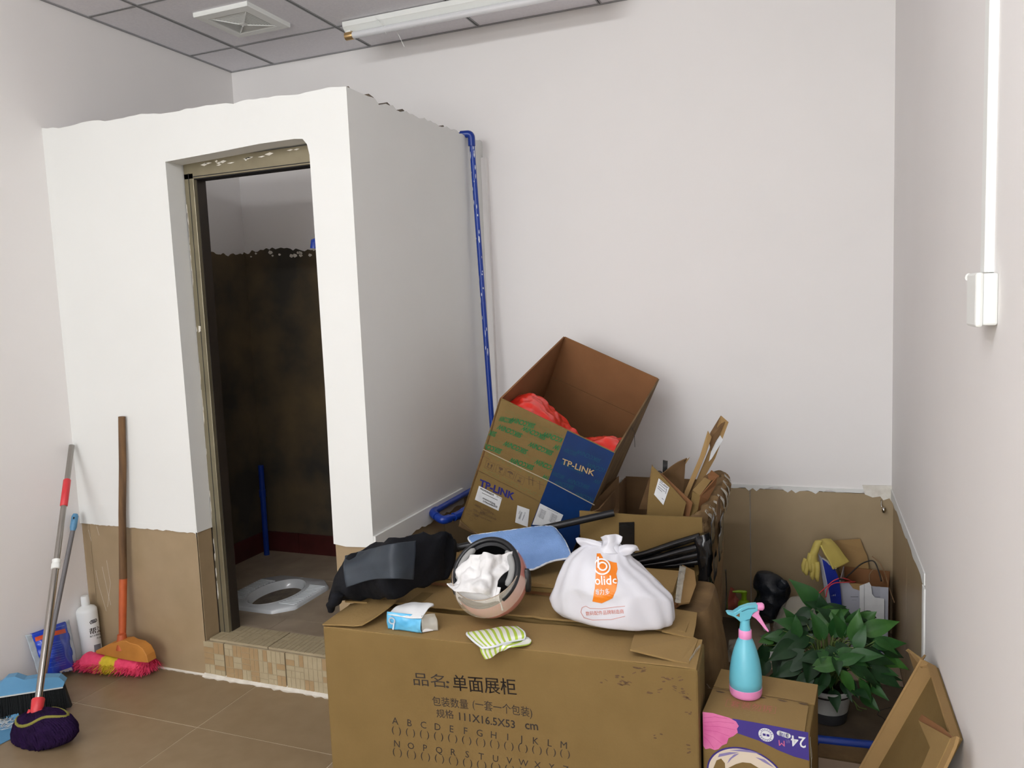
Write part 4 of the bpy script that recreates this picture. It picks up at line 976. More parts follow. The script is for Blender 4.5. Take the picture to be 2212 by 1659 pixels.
# tall folded board
def pts3(l): return [at(a,b,y=c) for a,b,c in l]
tf = thing('folded_board', at(1500,1080,y=-.72), 'tall folded cardboard strip leaning out of the scrap carton', 'cardboard')
obj('front_face', MB().poly(pts3([(1529,930,-.66),(1537,944,-.66),(1524,982,-.69),(1480,1085,-.76),(1478,1120,-.78),(1462,1110,-.78),(1482,1055,-.74),(1512,985,-.69)]), .005, (0,-1,0)), cb_tan, tf)
obj('side_face', MB().poly(pts3([(1558,898,-.58),(1574,912,-.58),(1556,960,-.61),(1545,990,-.63),(1520,1035,-.68),(1480,1090,-.74),(1505,1040,-.70),(1534,970,-.645)]), .005, (0,-1,0)), cb_tan, tf)
obj('inner_face', MB().poly(pts3([(1556,899,-.57),(1548,912,-.58),(1534,935,-.62),(1531,950,-.64),(1536,975,-.65),(1566,912,-.585)]), .004, (0,-1,0)), cb_dk, tf)
obj('torn_paper', MB().poly([p+Vector((0,-.003,0)) for p in pts3([(1556,940,-.60),(1562,950,-.602),(1538,990,-.645),(1528,1000,-.655),(1540,962,-.632)])], .0012, (0,-1,0)), paper, tf)
# small tray-shaped carton piece
ts_ = thing('small_open_carton', at(1515,1080,y=-.78), 'small narrow opened carton tucked at the right rim of the scrap carton', 'carton')
obj('front_face', MB().poly(pts3([(1496,1062,-.84),(1512,1072,-.84),(1508,1100,-.85),(1498,1122,-.86),(1486,1122,-.87),(1491,1090,-.85)]), .005, (0,-1,0)), cb, ts_)
obj('top_face', MB().poly(pts3([(1497,1058,-.84),(1522,1031,-.76),(1536,1038,-.75),(1512,1070,-.84)]), .005, (0,-1,1)), cb_top, ts_)
obj('side_face', MB().poly(pts3([(1513,1072,-.84),(1550,1030,-.73),(1546,1048,-.73),(1530,1080,-.80),(1505,1112,-.85)]), .005, (0,-1,0)), cb_in, ts_)
obj('end_flap', MB().poly(pts3([(1538,1016,-.74),(1554,1028,-.72),(1549,1034,-.73),(1532,1040,-.75),(1530,1028,-.75)]), .005, (0,-1,0)), cb_in, ts_)
obj('inner_lining', MB().poly(pts3([(1520,1030,-.75),(1538,1018,-.735),(1536,1034,-.74),(1528,1040,-.75)]), .004, (0,-1,0)), cb_dk, ts_)
# leaning scrap left of the carton
board([(1300,1052,-.62),(1337,1028,-.60),(1338,1100,-.66),(1330,1130,-.80),(1285,1130,-.86),(1268,1112,-.86),(1290,1078,-.74)], .006, cb_dk, 'torn brown board between the tilted carton and the scrap carton')
# ================================================================== THINGS ON THE PILE
# black tube
bt = thing('black_tube', at(1160,1160,y=-1.10), 'long thin black tube lying across the pile in front of the tilted carton', 'tube')
ta, tb_ = at(985,1184,y=-1.235), at(1326,1108,y=-1.035)
obj('tube', MB().tube([ta, ta.lerp(tb_,.5), tb_], .0125, 16), black_plastic, bt, smooth=True, auto=60)
obj('end_rim', MB().tube([ta-(tb_-ta)*.004, ta+(tb_-ta)*.02], .0145, 16), rubber_b, bt, smooth=True, auto=60)
# blue towel
g = [[at(1018,1158,y=-1.20),at(1075,1150,y=-1.18),at(1130,1142,y=-1.15),at(1185,1137,y=-1.13),at(1200,1142,y=-1.13)],
     [at(1012,1164,y=-1.235),at(1080,1172,y=-1.23),at(1140,1168,y=-1.21),at(1200,1162,y=-1.19),at(1220,1170,y=-1.18)],
     [at(1030,1185,y=-1.27),at(1085,1195,y=-1.27),at(1145,1198,y=-1.26),at(1205,1192,y=-1.23),at(1232,1200,y=-1.22)],
     [at(1060,1215,y=-1.31),at(1095,1222,y=-1.32),at(1146,1231,y=-1.315),at(1190,1213,y=-1.275),at(1225,1207,y=-1.245)]]
tw = thing('blue_towel', at(1150,1200,y=-1.25), 'pale blue microfibre towel draped over the black tube behind the helmet', 'towel')
mbt = MB().sheet(g, .006, 60, 44, amp=.003, fr=14, amp2=.0015, fr2=90)
obj('cloth', mbt, towel_b, tw, smooth=True)
gr = mbt.grid; rim = [Vector(gr[0,j]) for j in range(0,60,2)]+[Vector(gr[i,59]) for i in range(0,44,2)]+[Vector(gr[43,j]) for j in range(59,-1,-2)]+[Vector(gr[i,0]) for i in range(43,0,-2)]
obj('hem', MB().tube(rim, .0034, 8, closed=True), towel_trim, tw, smooth=True)
# black clothing
rows = [(726,1290,722,1312,.02,.10),(728,1262,716,1300,.03,.09),(742,1222,728,1290,.05,.07),(762,1200,770,1290,.07,.04),(800,1182,810,1284,.09,.02),(850,1168,862,1284,.10,0),(900,1160,905,1268,.10,0),(940,1158,945,1252,.10,.02),(965,1160,968,1240,.07,.05),(982,1176,980,1200,.03,.07)]
bc = thing('black_garment', at(860,1285,z=.56), 'crumpled black garment slumped over the left end of the carton pile', 'clothing')
rb_ = []
for r_ in rows:
    yy = at(r_[2],r_[3],z=(.572 if r_[2] < 860 else .605)).y if r_[0] > 755 and r_[0] < 975 else (-1.50 if r_[0] < 755 else -1.20); a = at(r_[0],r_[1],y=yy); b = at(r_[2],r_[3],y=yy); rb_.append(((a+b)/2, (b-a)/2, Vector((0,r_[4]*.75,0))))
mbg = MB().loft(rb_, 56, amp=.011, fr=13, pleat=.05, npl=7, seed=2, sub=5)
obj('body', mbg, black_cloth, bc, smooth=True)
bvg = bvh_of(mbg); o_ = at(830,1225,y=-1.62)
def onto(px, py, bv, off, fb=-1.45):
    d = (at(px,py,y=-1.0)-CAM).normalized(); h = bv.ray_cast(CAM, d)
    return (h[0] if h[0] else at(px,py,y=fb)) - d*off
pgr = [[(746,1201),(790,1188),(845,1175),(898,1168)],[(742,1222),(792,1210),(846,1198),(897,1194)],[(744,1246),(796,1234),(848,1226),(895,1224)],[(748,1269),(800,1253),(850,1250),(893,1252)]]
obj('nylon_panel', MB().sheet([[onto(a,b,bvg,.044) for a,b in row] for row in pgr], .0015, 40, 30, amp=.002, fr=26, seed=5), panel_cloth, bc, smooth=True)
obj('strap', MB().tube([at(812,1184,y=-1.42),at(818,1172,y=-1.43),at(826,1172,y=-1.42),at(830,1182,y=-1.41)], .002, 6), black_cloth, bc, smooth=True)
obj('sleeve', MB().loft(rows_px([(722,1280,738,1286,.02),(714,1300,732,1304,.022),(708,1304,724,1310,.018),(710,1320,716,1322,.006)], -1.60), 20, amp=.006, fr=30), black_cloth, bc, smooth=True)
# helmet
HC = at(1061,1250,z=.669); RH = .1105
tocam = (CAM-HC).normalized(); lft = -rt; Nn = (tocam*1.0 + lft*.48 + up*.50).normalized()
Uh = (up - Nn*up.dot(Nn)).normalized(); Rh = Uh.cross(Nn) * 1.0
if Rh.dot(rt) < 0: Rh = -Rh
hm = thing('motorcycle_helmet', HC-Vector((0,0,RH)), 'pink open helmet on its back with clear visor, holding white cloth', 'helmet')
Mh = Matrix((Rh, Uh, Nn)).transposed().to_4x4(); Mh.translation = HC
def cap(R_, c0, c1, n=22, seg=56, inv=False, sy=1.0):
    prof = []
    t0, t1 = math.acos(c0), math.acos(c1)
    return [(R_*math.sin(t0+(t1-t0)*i/n), R_*math.cos(t0+(t1-t0)*i/n)) for i in range(n+1)]
def shellm(R_, c0, c1, th, seg=56):
    o = cap(R_, c0, c1); i = [(max(.0005,a-th*a/R_), b-th*b/R_) for a,b in reversed(cap(R_, c0, c1))]
    vs = []; pr_ = o+i; k = len(pr_)
    mb = MB()
    for r__,z in pr_:
        for j in range(seg):
            a = 2*PI*j/seg; vs.append(Mh @ Vector((r__*math.cos(a), r__*math.sin(a)*1.04, z)))
    fs = [(p*seg+j, p*seg+(j+1) % seg, ((p+1) % k)*seg+(j+1) % seg, ((p+1) % k)*seg+j) for p in range(k) for j in range(seg)]
    return mb.add(vs, fs)
cO = .40
obj('shell', shellm(RH, cO, -.9995, .004), pink_shell, hm, smooth=True, auto=60)
obj('liner', shellm(RH-.005, cO+.02, -.9995, .012), rubber_b, hm, smooth=True, auto=60)
rz = RH*cO; rr0 = RH*math.sqrt(1-cO*cO)
obj('rim_trim', MB().tube([Mh @ Vector((rr0*math.cos(2*PI*i/48), rr0*1.04*math.sin(2*PI*i/48), rz)) for i in range(48)], .0035, 8, closed=True), rubber_b, hm, smooth=True)
obj('rim_trim', MB().tube([Mh @ Vector((rr0*math.cos(-.75+(PI+1.5)*i/40), rr0*1.04*math.sin(-.75+(PI+1.5)*i/40), rz+.001)) for i in range(41)], .0085, 10), black_plastic, hm, smooth=True)
for s_,a0,a1 in ((-1,PI*.72,PI*1.12),(1,PI*.30,-PI*.12)):
    P = [Mh @ Vector(((rr0-.017)*math.cos(a0+(a1-a0)*i/12), (rr0-.017)*1.04*math.sin(a0+(a1-a0)*i/12), rz+.004)) for i in range(13)]
    obj('cheek_pad', MB().tube(P, [.005]+[.010]*11+[.005], 10), grey_pad, hm, smooth=True)
# visor: lower band of a slightly larger sphere
vv = []; RV = RH+.006; nu, nv = 36, 12
def vpt(i, j, R_):
    a = -PI*1.02 + (PI*1.04)*i/nu; c = .05+.58*j/nv*(1-.35*abs(2*i/nu-1)**2); s2 = math.sqrt(max(0,1-c*c)); return Mh @ Vector((R_*s2*math.cos(a), R_*s2*1.04*math.sin(a), R_*c))
g = [[vpt(i,j,RV) for i in range(nu+1)] for j in range(nv+1)]
obj('visor', MB().sheet(g, .0016, nu+1, nv+1), visor_m, hm, smooth=True)
obj('visor_edge', MB().tube([vpt(i,nv,RV) for i in range(nu+1)], .0012, 6), mat('visor_edge', (190,170,150), .2, alpha=.7), hm, smooth=True)
hp = Mh @ Vector((RV*.985, RV*.10, -.01))
hn = (hp-HC).normalized(); tz = hn.cross(Vector((0,0,1))).normalized(); mz = Matrix((tz, hn.cross(tz), hn)).transposed().to_4x4(); mz.translation = hp
obj('hinge_cover', MB().lathe([(.0005,.007),(.016,.006),(.019,.002),(.019,-.008)], 24, mz, sx=.62, sy=1.9), black_plastic, hm, smooth=True, auto=50)
# white cloth inside
cl = [[Mh @ Vector((x, y-.012, .018+.05*math.exp(-((x*10)**2+((y+.03)*9)**2))+z)) for x,z in ((-.088,.016),(-.05,.03),(-.012,.028),(.03,.04),(.066,.022))] for y in (-.068,-.038,.0,.03,.050)]
cl[0][0] = Mh @ Vector((-.100,-.060,.062)); cl[1][0] = Mh @ Vector((-.098,-.03,.045)); cl[4][4] = Mh @ Vector((.070,.078,.03)); cl[3][4] = Mh @ Vector((.082,.04,.03)); cl[4][0] = Mh @ Vector((-.03,.035,.0)); cl[3][0] = Mh @ Vector((-.06,.01,.01))
wc = obj('white_cloth', MB().sheet(cl, .003, 70, 70, amp=.034, fr=16, seed=8, amp2=.010, fr2=46), white_cloth, smooth=True, loc=HC)
tag(wc, 'crumpled white cloth stuffed inside the pink helmet', 'cloth')
cl2 = [[Mh @ Vector((x, y, z)) for x in (-.07,-.03,.02,.07)] for y,z in ((-.095,.012),(-.088,.035),(-.07,.058),(-.045,.066))]
wc2 = obj('lining_cloth', MB().sheet(cl2, .003, 40, 20, amp=.010, fr=24, seed=3), white_cloth, smooth=True, parent=wc)
# white carrier bag
YBG = -1.475
rws = [(1212,1322,1420,1352,.055,-.01),(1199,1305,1452,1347,.085,0),(1197,1288,1452,1318,.092,.0),(1203,1255,1438,1285,.088,.0),(1214,1226,1412,1258,.084,0),(1232,1203,1385,1232,.078,.01),(1256,1186,1362,1212,.062,.015),(1272,1176,1350,1192,.040,.02),(1284,1172,1340,1180,.022,.02)]
R_ = rows_px(rws, YBG); 
mbb = MB().loft(R_, 96, pleat=.032, npl=13, amp=.011, fr=9, seed=3, sub=6)
wg = thing('white_carrier_bag', at(1325,1350,y=YBG), 'full white plastic carrier bag with orange print on the carton pile', 'bag')
obj('body', mbb, bag_w, wg, smooth=True)
def ear(rows, th=.0016, seed=0, y=YBG+.015, amp=.006):
    return MB().sheet([[at(px_,py_,y=y+dy) for px_,py_,dy in row] for row in rows], th, 20, 20, amp=amp, fr=30, seed=seed)
obj('tied_ear', ear([[(1298,1160,0),(1310,1156,-.02),(1330,1154,.0),(1344,1160,.0)],[(1302,1172,0),(1315,1168,-.02),(1330,1166,0),(1342,1170,0)],[(1290,1184,0),(1305,1180,-.03),(1325,1182,-.02),(1336,1184,0)],[(1284,1196,0),(1300,1196,-.035),(1330,1196,-.03),(1345,1196,0)]]), bag_w, wg, smooth=True)
obj('handle', ear([[(1243,1163,0),(1252,1160,0),(1280,1166,-.01),(1300,1172,-.01)],[(1247,1172,-.01),(1260,1170,-.02),(1280,1176,-.02),(1300,1182,-.02)],[(1256,1178,0),(1265,1182,-.01),(1280,1186,-.01),(1298,1192,-.01)]], seed=4), bag_w, wg, smooth=True)
obj('handle', ear([[(1330,1184,0),(1350,1178,-.01),(1372,1179,0),(1381,1189,0)],[(1334,1192,-.02),(1352,1186,-.025),(1368,1186,-.02),(1374,1190,0)],[(1338,1200,-.02),(1350,1200,-.02),(1360,1196,-.02),(1368,1192,0)]], seed=7), bag_w, wg, smooth=True)
obj('knot', MB().loft(rows_px([(1288,1176,1330,1176,.012),(1282,1188,1345,1190,.024),(1276,1198,1352,1204,.026),(1280,1206,1350,1212,.01)], YBG+.01), 28, amp=.006, fr=30, seed=5), bag_w, wg, smooth=True)
bvb = bvh_of(mbb); bo = at(1300,1260,y=YBG-.14); BU = Vector((.97,.12,0)).normalized()
def BI(e=.0012): return Ink(bo, BU, (0,0,1), e)
I = BI(.0012); og = [(1289,1196),(1297,1196),(1304,1208),(1325,1215),(1332,1216),(1334,1230),(1331,1240),(1334,1255),(1331,1275),(1323,1292),(1300,1303),(1280,1299),(1285,1270),(1287,1240)]
I.poly([I.uv(*p) for p in og]); I.put('orange_patch', orange_m, wg, bvh=bvb, dist=.12, maxe=.005)
I = BI(.0028)
a = I.uv(1301,1225); I.ell(a[0]-.001, a[1], .0205, .0205, 36, 0, .0042); I.ell(a[0]+.001, a[1]+.001, .0105, .0105, 28, 0, .0042); b = I.uv(1292,1205); I.line([(b[0],b[1]),(a[0]-.0105,a[1]-.002)], .005)
def bl_(s, p, q, hpx, bold):
    a = I.uv(*p); b = I.uv(*q); h = abs(I.uv(p[0],p[1]-hpx)[1]-a[1]); I.text(s, a[0], a[1], h, bold, math.atan2(b[1]-a[1],b[0]-a[0]), width=math.hypot(b[0]-a[0],b[1]-a[1]))
bl_('olid', (1285,1263), (1321,1263), 27, .012); bl_('c', (1323,1261), (1332,1261), 22, .015)
bl_('博力多', (1284,1284), (1318,1283), 14, .02)
x_l = I.uv(1286,1250)[0]; I.f = [f for f in I.f if max(I.v[i][0] for i in f) > x_l]; I.v = [(max(a_,x_l),b_) for a_,b_ in I.v]; I.put('white_logo', bag_txt, wg, bvh=bvb, dist=.12, maxe=.003)
I = BI(.0014)
pts = [(1350,1309),(1320,1312),(1300,1315),(1275,1314),(1266,1309),(1258,1312),(1255,1322),(1262,1334),(1280,1339),(1320,1338),(1350,1331)]
I.line([I.uv(*p) for p in pts], .0011); bl_('数码配件品牌制造商', (1266,1329), (1348,1324), 10, .0)
I.put('red_print', bag_red, wg, bvh=bvb, dist=.12, maxe=.010)
# tissue packet
tp = thing('tissue_packet', at(890,1362,z=HZ), 'opened blue and clear packet of white tissues on the printed carton', 'tissue packet')
q0, q1 = at(838,1358,z=HZ+.006), at(912,1367,z=HZ+.006); q2_ = at(946,1361,z=HZ+.006); dq = (q1-q0); L1 = dq.length; dq.normalize(); nq = Vector((-dq.y,dq.x,0)); hT = .050
def Q(u,v,z): return q0+dq*u+nq*v+Vector((0,0,z))
wv_ = [[Q(u, v, z) for u in (0,L1*.35,L1*.7,L1)] for v,z in ((0,.0),(-.003,.018),(-.001,.034),(.006,hT))]
obj('wrapper', MB().sheet(wv_, .001, 24, 14, amp=.008, fr=28, amp2=.003, fr2=70), mat('sky_blue_film', (84,178,226), .3, (120,198,232), 24, .55, spec=.6), tp, smooth=True)
wi = Ink(Q(0,-.006,0), dq, (0,0,1), .001); wi.ell(.020,.030,.009,.009,20,0,.004); wi.line([(.026,.022),(.024,.012),(.022,.004)],.004); wi.put('white_mark', towel_trim, tp, e=.003)
sd_ = (q2_-q1); L2 = sd_.length
obj('tissues', MB().poly([q1+Vector((0,0,0)),q2_,q2_+Vector((-.002,0,.024)),q1+Vector((0,0,.022))], .05, (1,-1,0)), white_cloth, tp, bevel=.003)
obj('clear_end', MB().sheet([[q1+Vector((0,-.001,0)),q1.lerp(q2_,.5),q2_],[q1+Vector((0,-.002,.028)),q1.lerp(q2_,.5)+Vector((0,0,.024)),q2_+Vector((0,0,.03))],[q1+Vector((0,0,.052)),q1.lerp(q2_,.5)+Vector((0,.01,.05)),q2_+Vector((-.012,.01,.046))]], .0008, 16, 14, amp=.008, fr=30, seed=2), clear_film, tp, smooth=True)
fl_ = [[Q(.004,-.002,hT-.006),Q(L1*.5,-.003,hT-.008),Q(L1*.98,-.004,hT-.006),Q(L1*1.02,.0,hT-.002)],[Q(.012,.03,hT+.006),Q(L1*.5,.03,hT+.010),Q(L1*1.0,.028,hT+.012),Q(L1*1.08,.028,hT+.014)],[Q(.028,.062,hT+.006),Q(L1*.5,.062,hT+.012),Q(L1*1.05,.058,hT+.018),Q(L1*1.12,.058,hT+.010)]]
obj('flap', MB().sheet(fl_, .002, 24, 16, amp=.004, fr=25, seed=6), paper, tp, smooth=True)
obj('back_wrapper', MB().poly([Q(0,.004,0),Q(L1,.004,0),Q(L1,.062,0),Q(.02,.062,0),Q(.02,.062,hT)][:4], .0008, (0,0,1)), clear_film, tp)
# striped cloth
def C(px_,py_,dz=0): return at(px_,py_,z=HZ+.012+dz)
def Cf(px_,py_,d=0): return at(px_,py_,y=-1.700-d)
sc_ = thing('striped_dishcloth', C(1080,1380), 'folded white dishcloth with lime green stripes draped over the printed carton edge', 'cloth')
def stripes(name, fr_, th=.42):
    m = bpy.data.materials.new(name); m.use_nodes = True; nt = m.node_tree; b = nt.nodes['Principled BSDF']; b.inputs['Roughness'].default_value = .9; b.inputs['Specular IOR Level'].default_value = .15
    uvn = nt.nodes.new('ShaderNodeTexCoord'); sx = nt.nodes.new('ShaderNodeSeparateXYZ'); nt.links.new(uvn.outputs['UV'], sx.inputs[0])
    mu = nt.nodes.new('ShaderNodeMath'); mu.operation = 'MULTIPLY'; mu.inputs[1].default_value = fr_; nt.links.new(sx.outputs[0], mu.inputs[0])
    fc = nt.nodes.new('ShaderNodeMath'); fc.operation = 'FRACT'; nt.links.new(mu.outputs[0], fc.inputs[0])
    lt = nt.nodes.new('ShaderNodeMath'); lt.operation = 'LESS_THAN'; lt.inputs[1].default_value = th; nt.links.new(fc.outputs[0], lt.inputs[0])
    mx = nt.nodes.new('ShaderNodeMix'); mx.data_type = 'RGBA'; nt.links.new(lt.outputs[0], mx.inputs[0]); mx.inputs[6].default_value = lin((236,238,230)); mx.inputs[7].default_value = lin((182,208,84)); nt.links.new(mx.outputs[2], b.inputs['Base Color']); return m
g = [[Cf(1048,1424,.003),Cf(1062,1420,.003),Cf(1078,1408,.003),Cf(1090,1404,.003)],[Cf(1038,1404,.004),Cf(1056,1404,.004),Cf(1080,1396,.004),Cf(1108,1396,.004)],[C(1034,1388,-.004),C(1060,1388,-.004),C(1090,1384,-.003),C(1140,1393,.0)],[C(1024,1376),C(1060,1374),C(1095,1370),C(1148,1385,.002)],[C(1018,1368),C(1060,1364),C(1100,1360),C(1143,1378,.004)]]
obj('lower_fold', MB().sheet(g, .004, 30, 30, amp=.003, fr=22), stripes('lime_stripe_wide', 6), sc_, smooth=True)
g = [[C(1042,1400,.010),C(1068,1397,.012),C(1096,1388,.010),C(1132,1380,.006)],[C(1026,1386,.012),C(1058,1384,.018),C(1092,1378,.018),C(1134,1372,.016)],[C(1010,1372,.010),C(1046,1366,.014),C(1086,1361,.014),C(1130,1364,.014)],[C(1009,1367,.006),C(1040,1361,.008),C(1080,1355,.008),C(1116,1353,.006)]]
tf_ = MB().sheet(g, .004, 34, 26, amp=.003, fr=22, seed=3); obj('upper_fold', tf_, stripes('lime_stripe_fine', 8.5), sc_, smooth=True)
gr = tf_.grid; obj('hem', MB().tube([Vector(gr[i,0]) for i in range(25,-1,-2)]+[Vector(gr[0,j]) for j in range(0,34,2)]+[Vector(gr[i,33]) for i in range(0,26,2)], .0032, 8), towel_trim, sc_, smooth=True)
# ================================================================== NAPPY CARTON AND SPRAY BOTTLE
n0, n1 = Vector((2.716,-1.622,0)), Vector((2.978,-1.642,0)); dn = (n1-n0).normalized(); nn = Vector((-dn.y,dn.x,0)); NZ = .40; ND = .262; NW = (n1-n0).length
def Np(u,v,z): return n0+dn*u+nn*v+Vector((0,0,z))
nc = thing('nappy_carton', Np(NW/2,ND/2,0), 'small brown carton printed violet and pink, carrying the aqua spray bottle', 'carton')
obj('body', MB().poly([Np(0,0,NZ-.004),Np(NW,0,NZ-.004),Np(NW,ND,NZ-.004),Np(0,ND,NZ-.004)], NZ-.005, (0,0,1)), cb, nc, bevel=.004)
e = jag(.0, NW, 22, .0016, 71); sv = .150
obj('top_flap', MB().poly([Np(0,.001,NZ),Np(NW-.012,.001,NZ),Np(NW-.014,sv-.02,NZ)]+[Np(u,sv-.004+j,NZ) for u,j in reversed(e) if u < NW-.02], .004, (0,0,1)), cb_top, nc)
obj('top_flap', MB().poly([Np(u,sv+.001+j,NZ) for u,j in e]+[Np(NW,ND,NZ),Np(0.0,ND,NZ)], .004, (0,0,1)), cb_top, nc)
to = Ink(n0+Vector((0,0,NZ)), dn, nn, .0006); r = random.Random(6)
for px_,py_ in ((1556,1495),(1645,1507),(1690,1514),(1735,1521)):
    a = to.uv(px_,py_); to.poly([(a[0]-.014,a[1]+.002),(a[0]-.006,a[1]-.004),(a[0]+.004,a[1]-.005),(a[0]+.014,a[1]+.000),(a[0]+.006,a[1]+.003),(a[0]-.004,a[1]+.0045)])
to.line([to.uv(*p) for p in ((1530,1487),(1560,1490),(1600,1497))], .002); to.line([to.uv(*p) for p in ((1655,1505),(1700,1511),(1745,1520))], .0016); to.line([to.uv(1527,1478),to.uv(1533,1486)],.003)
to.put('tear_marks', ink_soft, nc, e=.0008)
to = Ink(n0+Vector((0,0,NZ)), dn, nn, .0006); q = [to.uv(*p) for p in ((1571,1511),(1676,1528),(1674,1542),(1567,1526))]; to.line(q, .0011, True)
a = to.uv(1576,1524); b = to.uv(1668,1538); h = abs(to.uv(1576,1510)[1]-a[1]); to.text('套装勿拆', a[0], a[1]-.001, h, .0, math.atan2(b[1]-a[1],b[0]-a[0]), width=math.hypot(b[0]-a[0],b[1]-a[1])); to.put('stamp', rose_pr, nc)
def NI(e): return Ink(n0, dn, (0,0,1), e)
fi2 = NI(.0005); V2 = lambda l: [fi2.uv(*p) for p in l]
fi2.poly(V2([(1518,1536)]) and [fi2.uv(*p) for p in ((1582,1552),(1640,1562),(1746,1582),(1748,1643),(1715,1634),(1680,1620),(1640,1600),(1600,1586),(1580,1580))]); fi2.put('violet_band', purp_print, nc)
fi2 = NI(.0009); ctr = fi2.uv(1530,1578); 
def petal(I, cx_, cy_, ang, L_, w): I.ell(cx_+math.cos(ang)*L_*.5, cy_+math.sin(ang)*L_*.5, L_*.5, w, 20, ang)
xl = .0015
pp = [fi2.uv(*p) for p in ((1515,1537),(1540,1540),(1575,1550),(1590,1558),(1596,1568),(1592,1574),(1594,1582),(1584,1590),(1574,1594),(1570,1606),(1560,1610),(1552,1618),(1544,1620),(1534,1616),(1524,1618),(1516,1610))]
pp = [(max(xl,a),b) for a,b in pp]; fi2.poly(pp); fi2.put('flower', pink_fl, nc)
fi3 = NI(.0013)
for p,q in (((1520,1560),(1586,1562)),((1522,1568),(1588,1576)),((1522,1576),(1576,1590)),((1522,1584),(1560,1606)),((1520,1590),(1542,1616)),((1520,1550),(1570,1552))): fi3.line([fi3.uv(*p),fi3.uv((p[0]+q[0])/2,(p[1]+q[1])/2-3),fi3.uv(*q)], .0008)
fi3.put('petal_lines', mat('petal_rose', (184,68,128), .7), nc)
fw_ = NI(.0012)
def flip(s, p_left, wpx, hpx, bold, y2=0):
    """upside-down text whose left-hand end, as seen, is at p_left (top line)"""
    a = fw_.uv(p_left[0]+wpx, p_left[1]+y2); h = abs(fw_.uv(p_left[0], p_left[1]+hpx)[1]-fw_.uv(*p_left)[1]); b = fw_.uv(*p_left)
    fw_.text(s, a[0], a[1], h*1.35, bold, PI+math.atan2(a[1]-b[1],a[0]-b[0]), width=math.hypot(a[0]-b[0],a[1]-b[1]))
flip('24', (1708,1588), 33, 24, .010, 5)
c_ = fw_.uv(1655,1587); fw_.ell(c_[0], c_[1], .0185, .0175, 36); pl_ = fw_.uv(1693,1586); fw_.line([(pl_[0]-.008,pl_[1]+.001),(pl_[0]+.008,pl_[1]-.001)], .0135)
fw_.ell(pl_[0]-.010,pl_[1]+.001,.0066,.0066,16); fw_.ell(pl_[0]+.010,pl_[1]-.001,.0066,.0066,16)
fw_.put('white_print', paper, nc)
fw_ = NI(.0018); fw_.ell(c_[0], c_[1], .0125, .0118, 30, 0, .0009); fw_.rect(c_[0]-.008,c_[1]-.003,c_[0]-.001,c_[1]+.003); fw_.rect(c_[0]+.001,c_[1]-.003,c_[0]+.008,c_[1]+.003)
for i in range(18):
    if i in (0,8,9,17): continue
    t = PI*2*i/18; fw_.rect(c_[0]+.0153*math.cos(t)-.0011,c_[1]+.0146*math.sin(t)-.0011,c_[0]+.0153*math.cos(t)+.0011,c_[1]+.0146*math.sin(t)+.0011)
fw_.text('3层', pl_[0]+.011, pl_[1]+.003, .011, .0, PI, width=.021); fw_.put('violet_lettering', purp_print, nc)
fw_ = NI(.0014); flip('M', (1682,1598), 14, 13, .0, 2); fw_.put('pink_letter', mat('pink_ink', (204,104,140), .6), nc)
fw_ = NI(.0014); flip('8片', (1697,1597), 9, 7, .0, 1); fw_.put('pale_letter', lav_pr, nc)
# big oval emblem
ov = NI(.0007); oc = ov.uv(1612,1683); 
def oval(I, a, b, w=None, cut=True, z0=None): I.ell(oc[0], oc[1], a, b, 60, -.10, w)
oval(ov, .098, .082); ov.put('cream_oval', cream_pr, nc)
ov = NI(.0011); oval(ov, .098, .082, .0042); ov.put('oval_ring', purp_print, nc)
ov = NI(.0015)
for p in (((1551,1635),(1554,1628),(1576,1624),(1596,1625),(1574,1630)),((1575,1620),(1601,1618),(1620,1620),(1645,1628),(1614,1624)),((1571,1649),(1576,1638),(1586,1629),(1597,1627),(1581,1638)),((1632,1635),(1652,1640),(1673,1658),(1652,1647))): ov.poly([ov.uv(*q) for q in p])
ov.put('swirl', lav_pr, nc)
ov = NI(.0013); ov.poly([ov.uv(*q) for q in ((1541,1659),(1548,1642),(1558,1638),(1566,1648),(1567,1664),(1541,1664))]); ov.put('tan_patch', cb, nc)
ov = NI(.0013); ov.poly([ov.uv(*q) for q in ((1572,1659),(1590,1650),(1604,1646),(1622,1648),(1640,1659),(1640,1670),(1572,1670))]); ov.put('tan_arc', cb, nc)
tw_ = MB().sheet([[Np(NW+.0005,.0,NZ-.01),Np(NW+.0005,.02,NZ-.02)],[Np(NW+.004,.0,NZ-.2),Np(NW+.004,.03,NZ-.2)],[Np(NW+.001,.0,.02),Np(NW+.001,.03,.02)]], .0006, 8, 20, amp=.004, fr=30)
obj('end_tape', tw_, clear_film, nc, smooth=True)
# spray bottle
sb0 = at(1611,1500,z=NZ+.001); sc2 = 1.0
spb = thing('spray_bottle', sb0, 'aqua and pink plastic trigger spray bottle standing on the small violet carton', 'spray bottle')
Mb = Matrix.Translation(sb0)
obj('bottle', MB().lathe([(.036,.020),(.0425,.024),(.0430,.045),(.0415,.070),(.037,.100),(.030,.128),(.0225,.150),(.0165,.162),(.0155,.168)], 36, Mb), aqua, spb, smooth=True, auto=60)
obj('base_band', MB().lathe([(.034,.0),(.0405,.003),(.0425,.010),(.0432,.026),(.0415,.0275)], 36, Mb), pinkp, spb, smooth=True, auto=50)
obj('collar', MB().lathe([(.0165,.160),(.0175,.162),(.0170,.182),(.0155,.184),(.0,.184)], 30, Mb), pinkp, spb, smooth=True, auto=50)
hd_ = MB().lathe([(.0150,.182),(.0145,.186),(.0125,.200),(.013,.212)], 24, Mb)
obj('neck', hd_, aqua, spb, smooth=True, auto=50)
ax = Vector((.955,.30,0)).normalized(); ay = Vector((-ax.y,ax.x,0))
def SP(a, z, w=0): return sb0 + ax*a + ay*w + Vector((0,0,z))
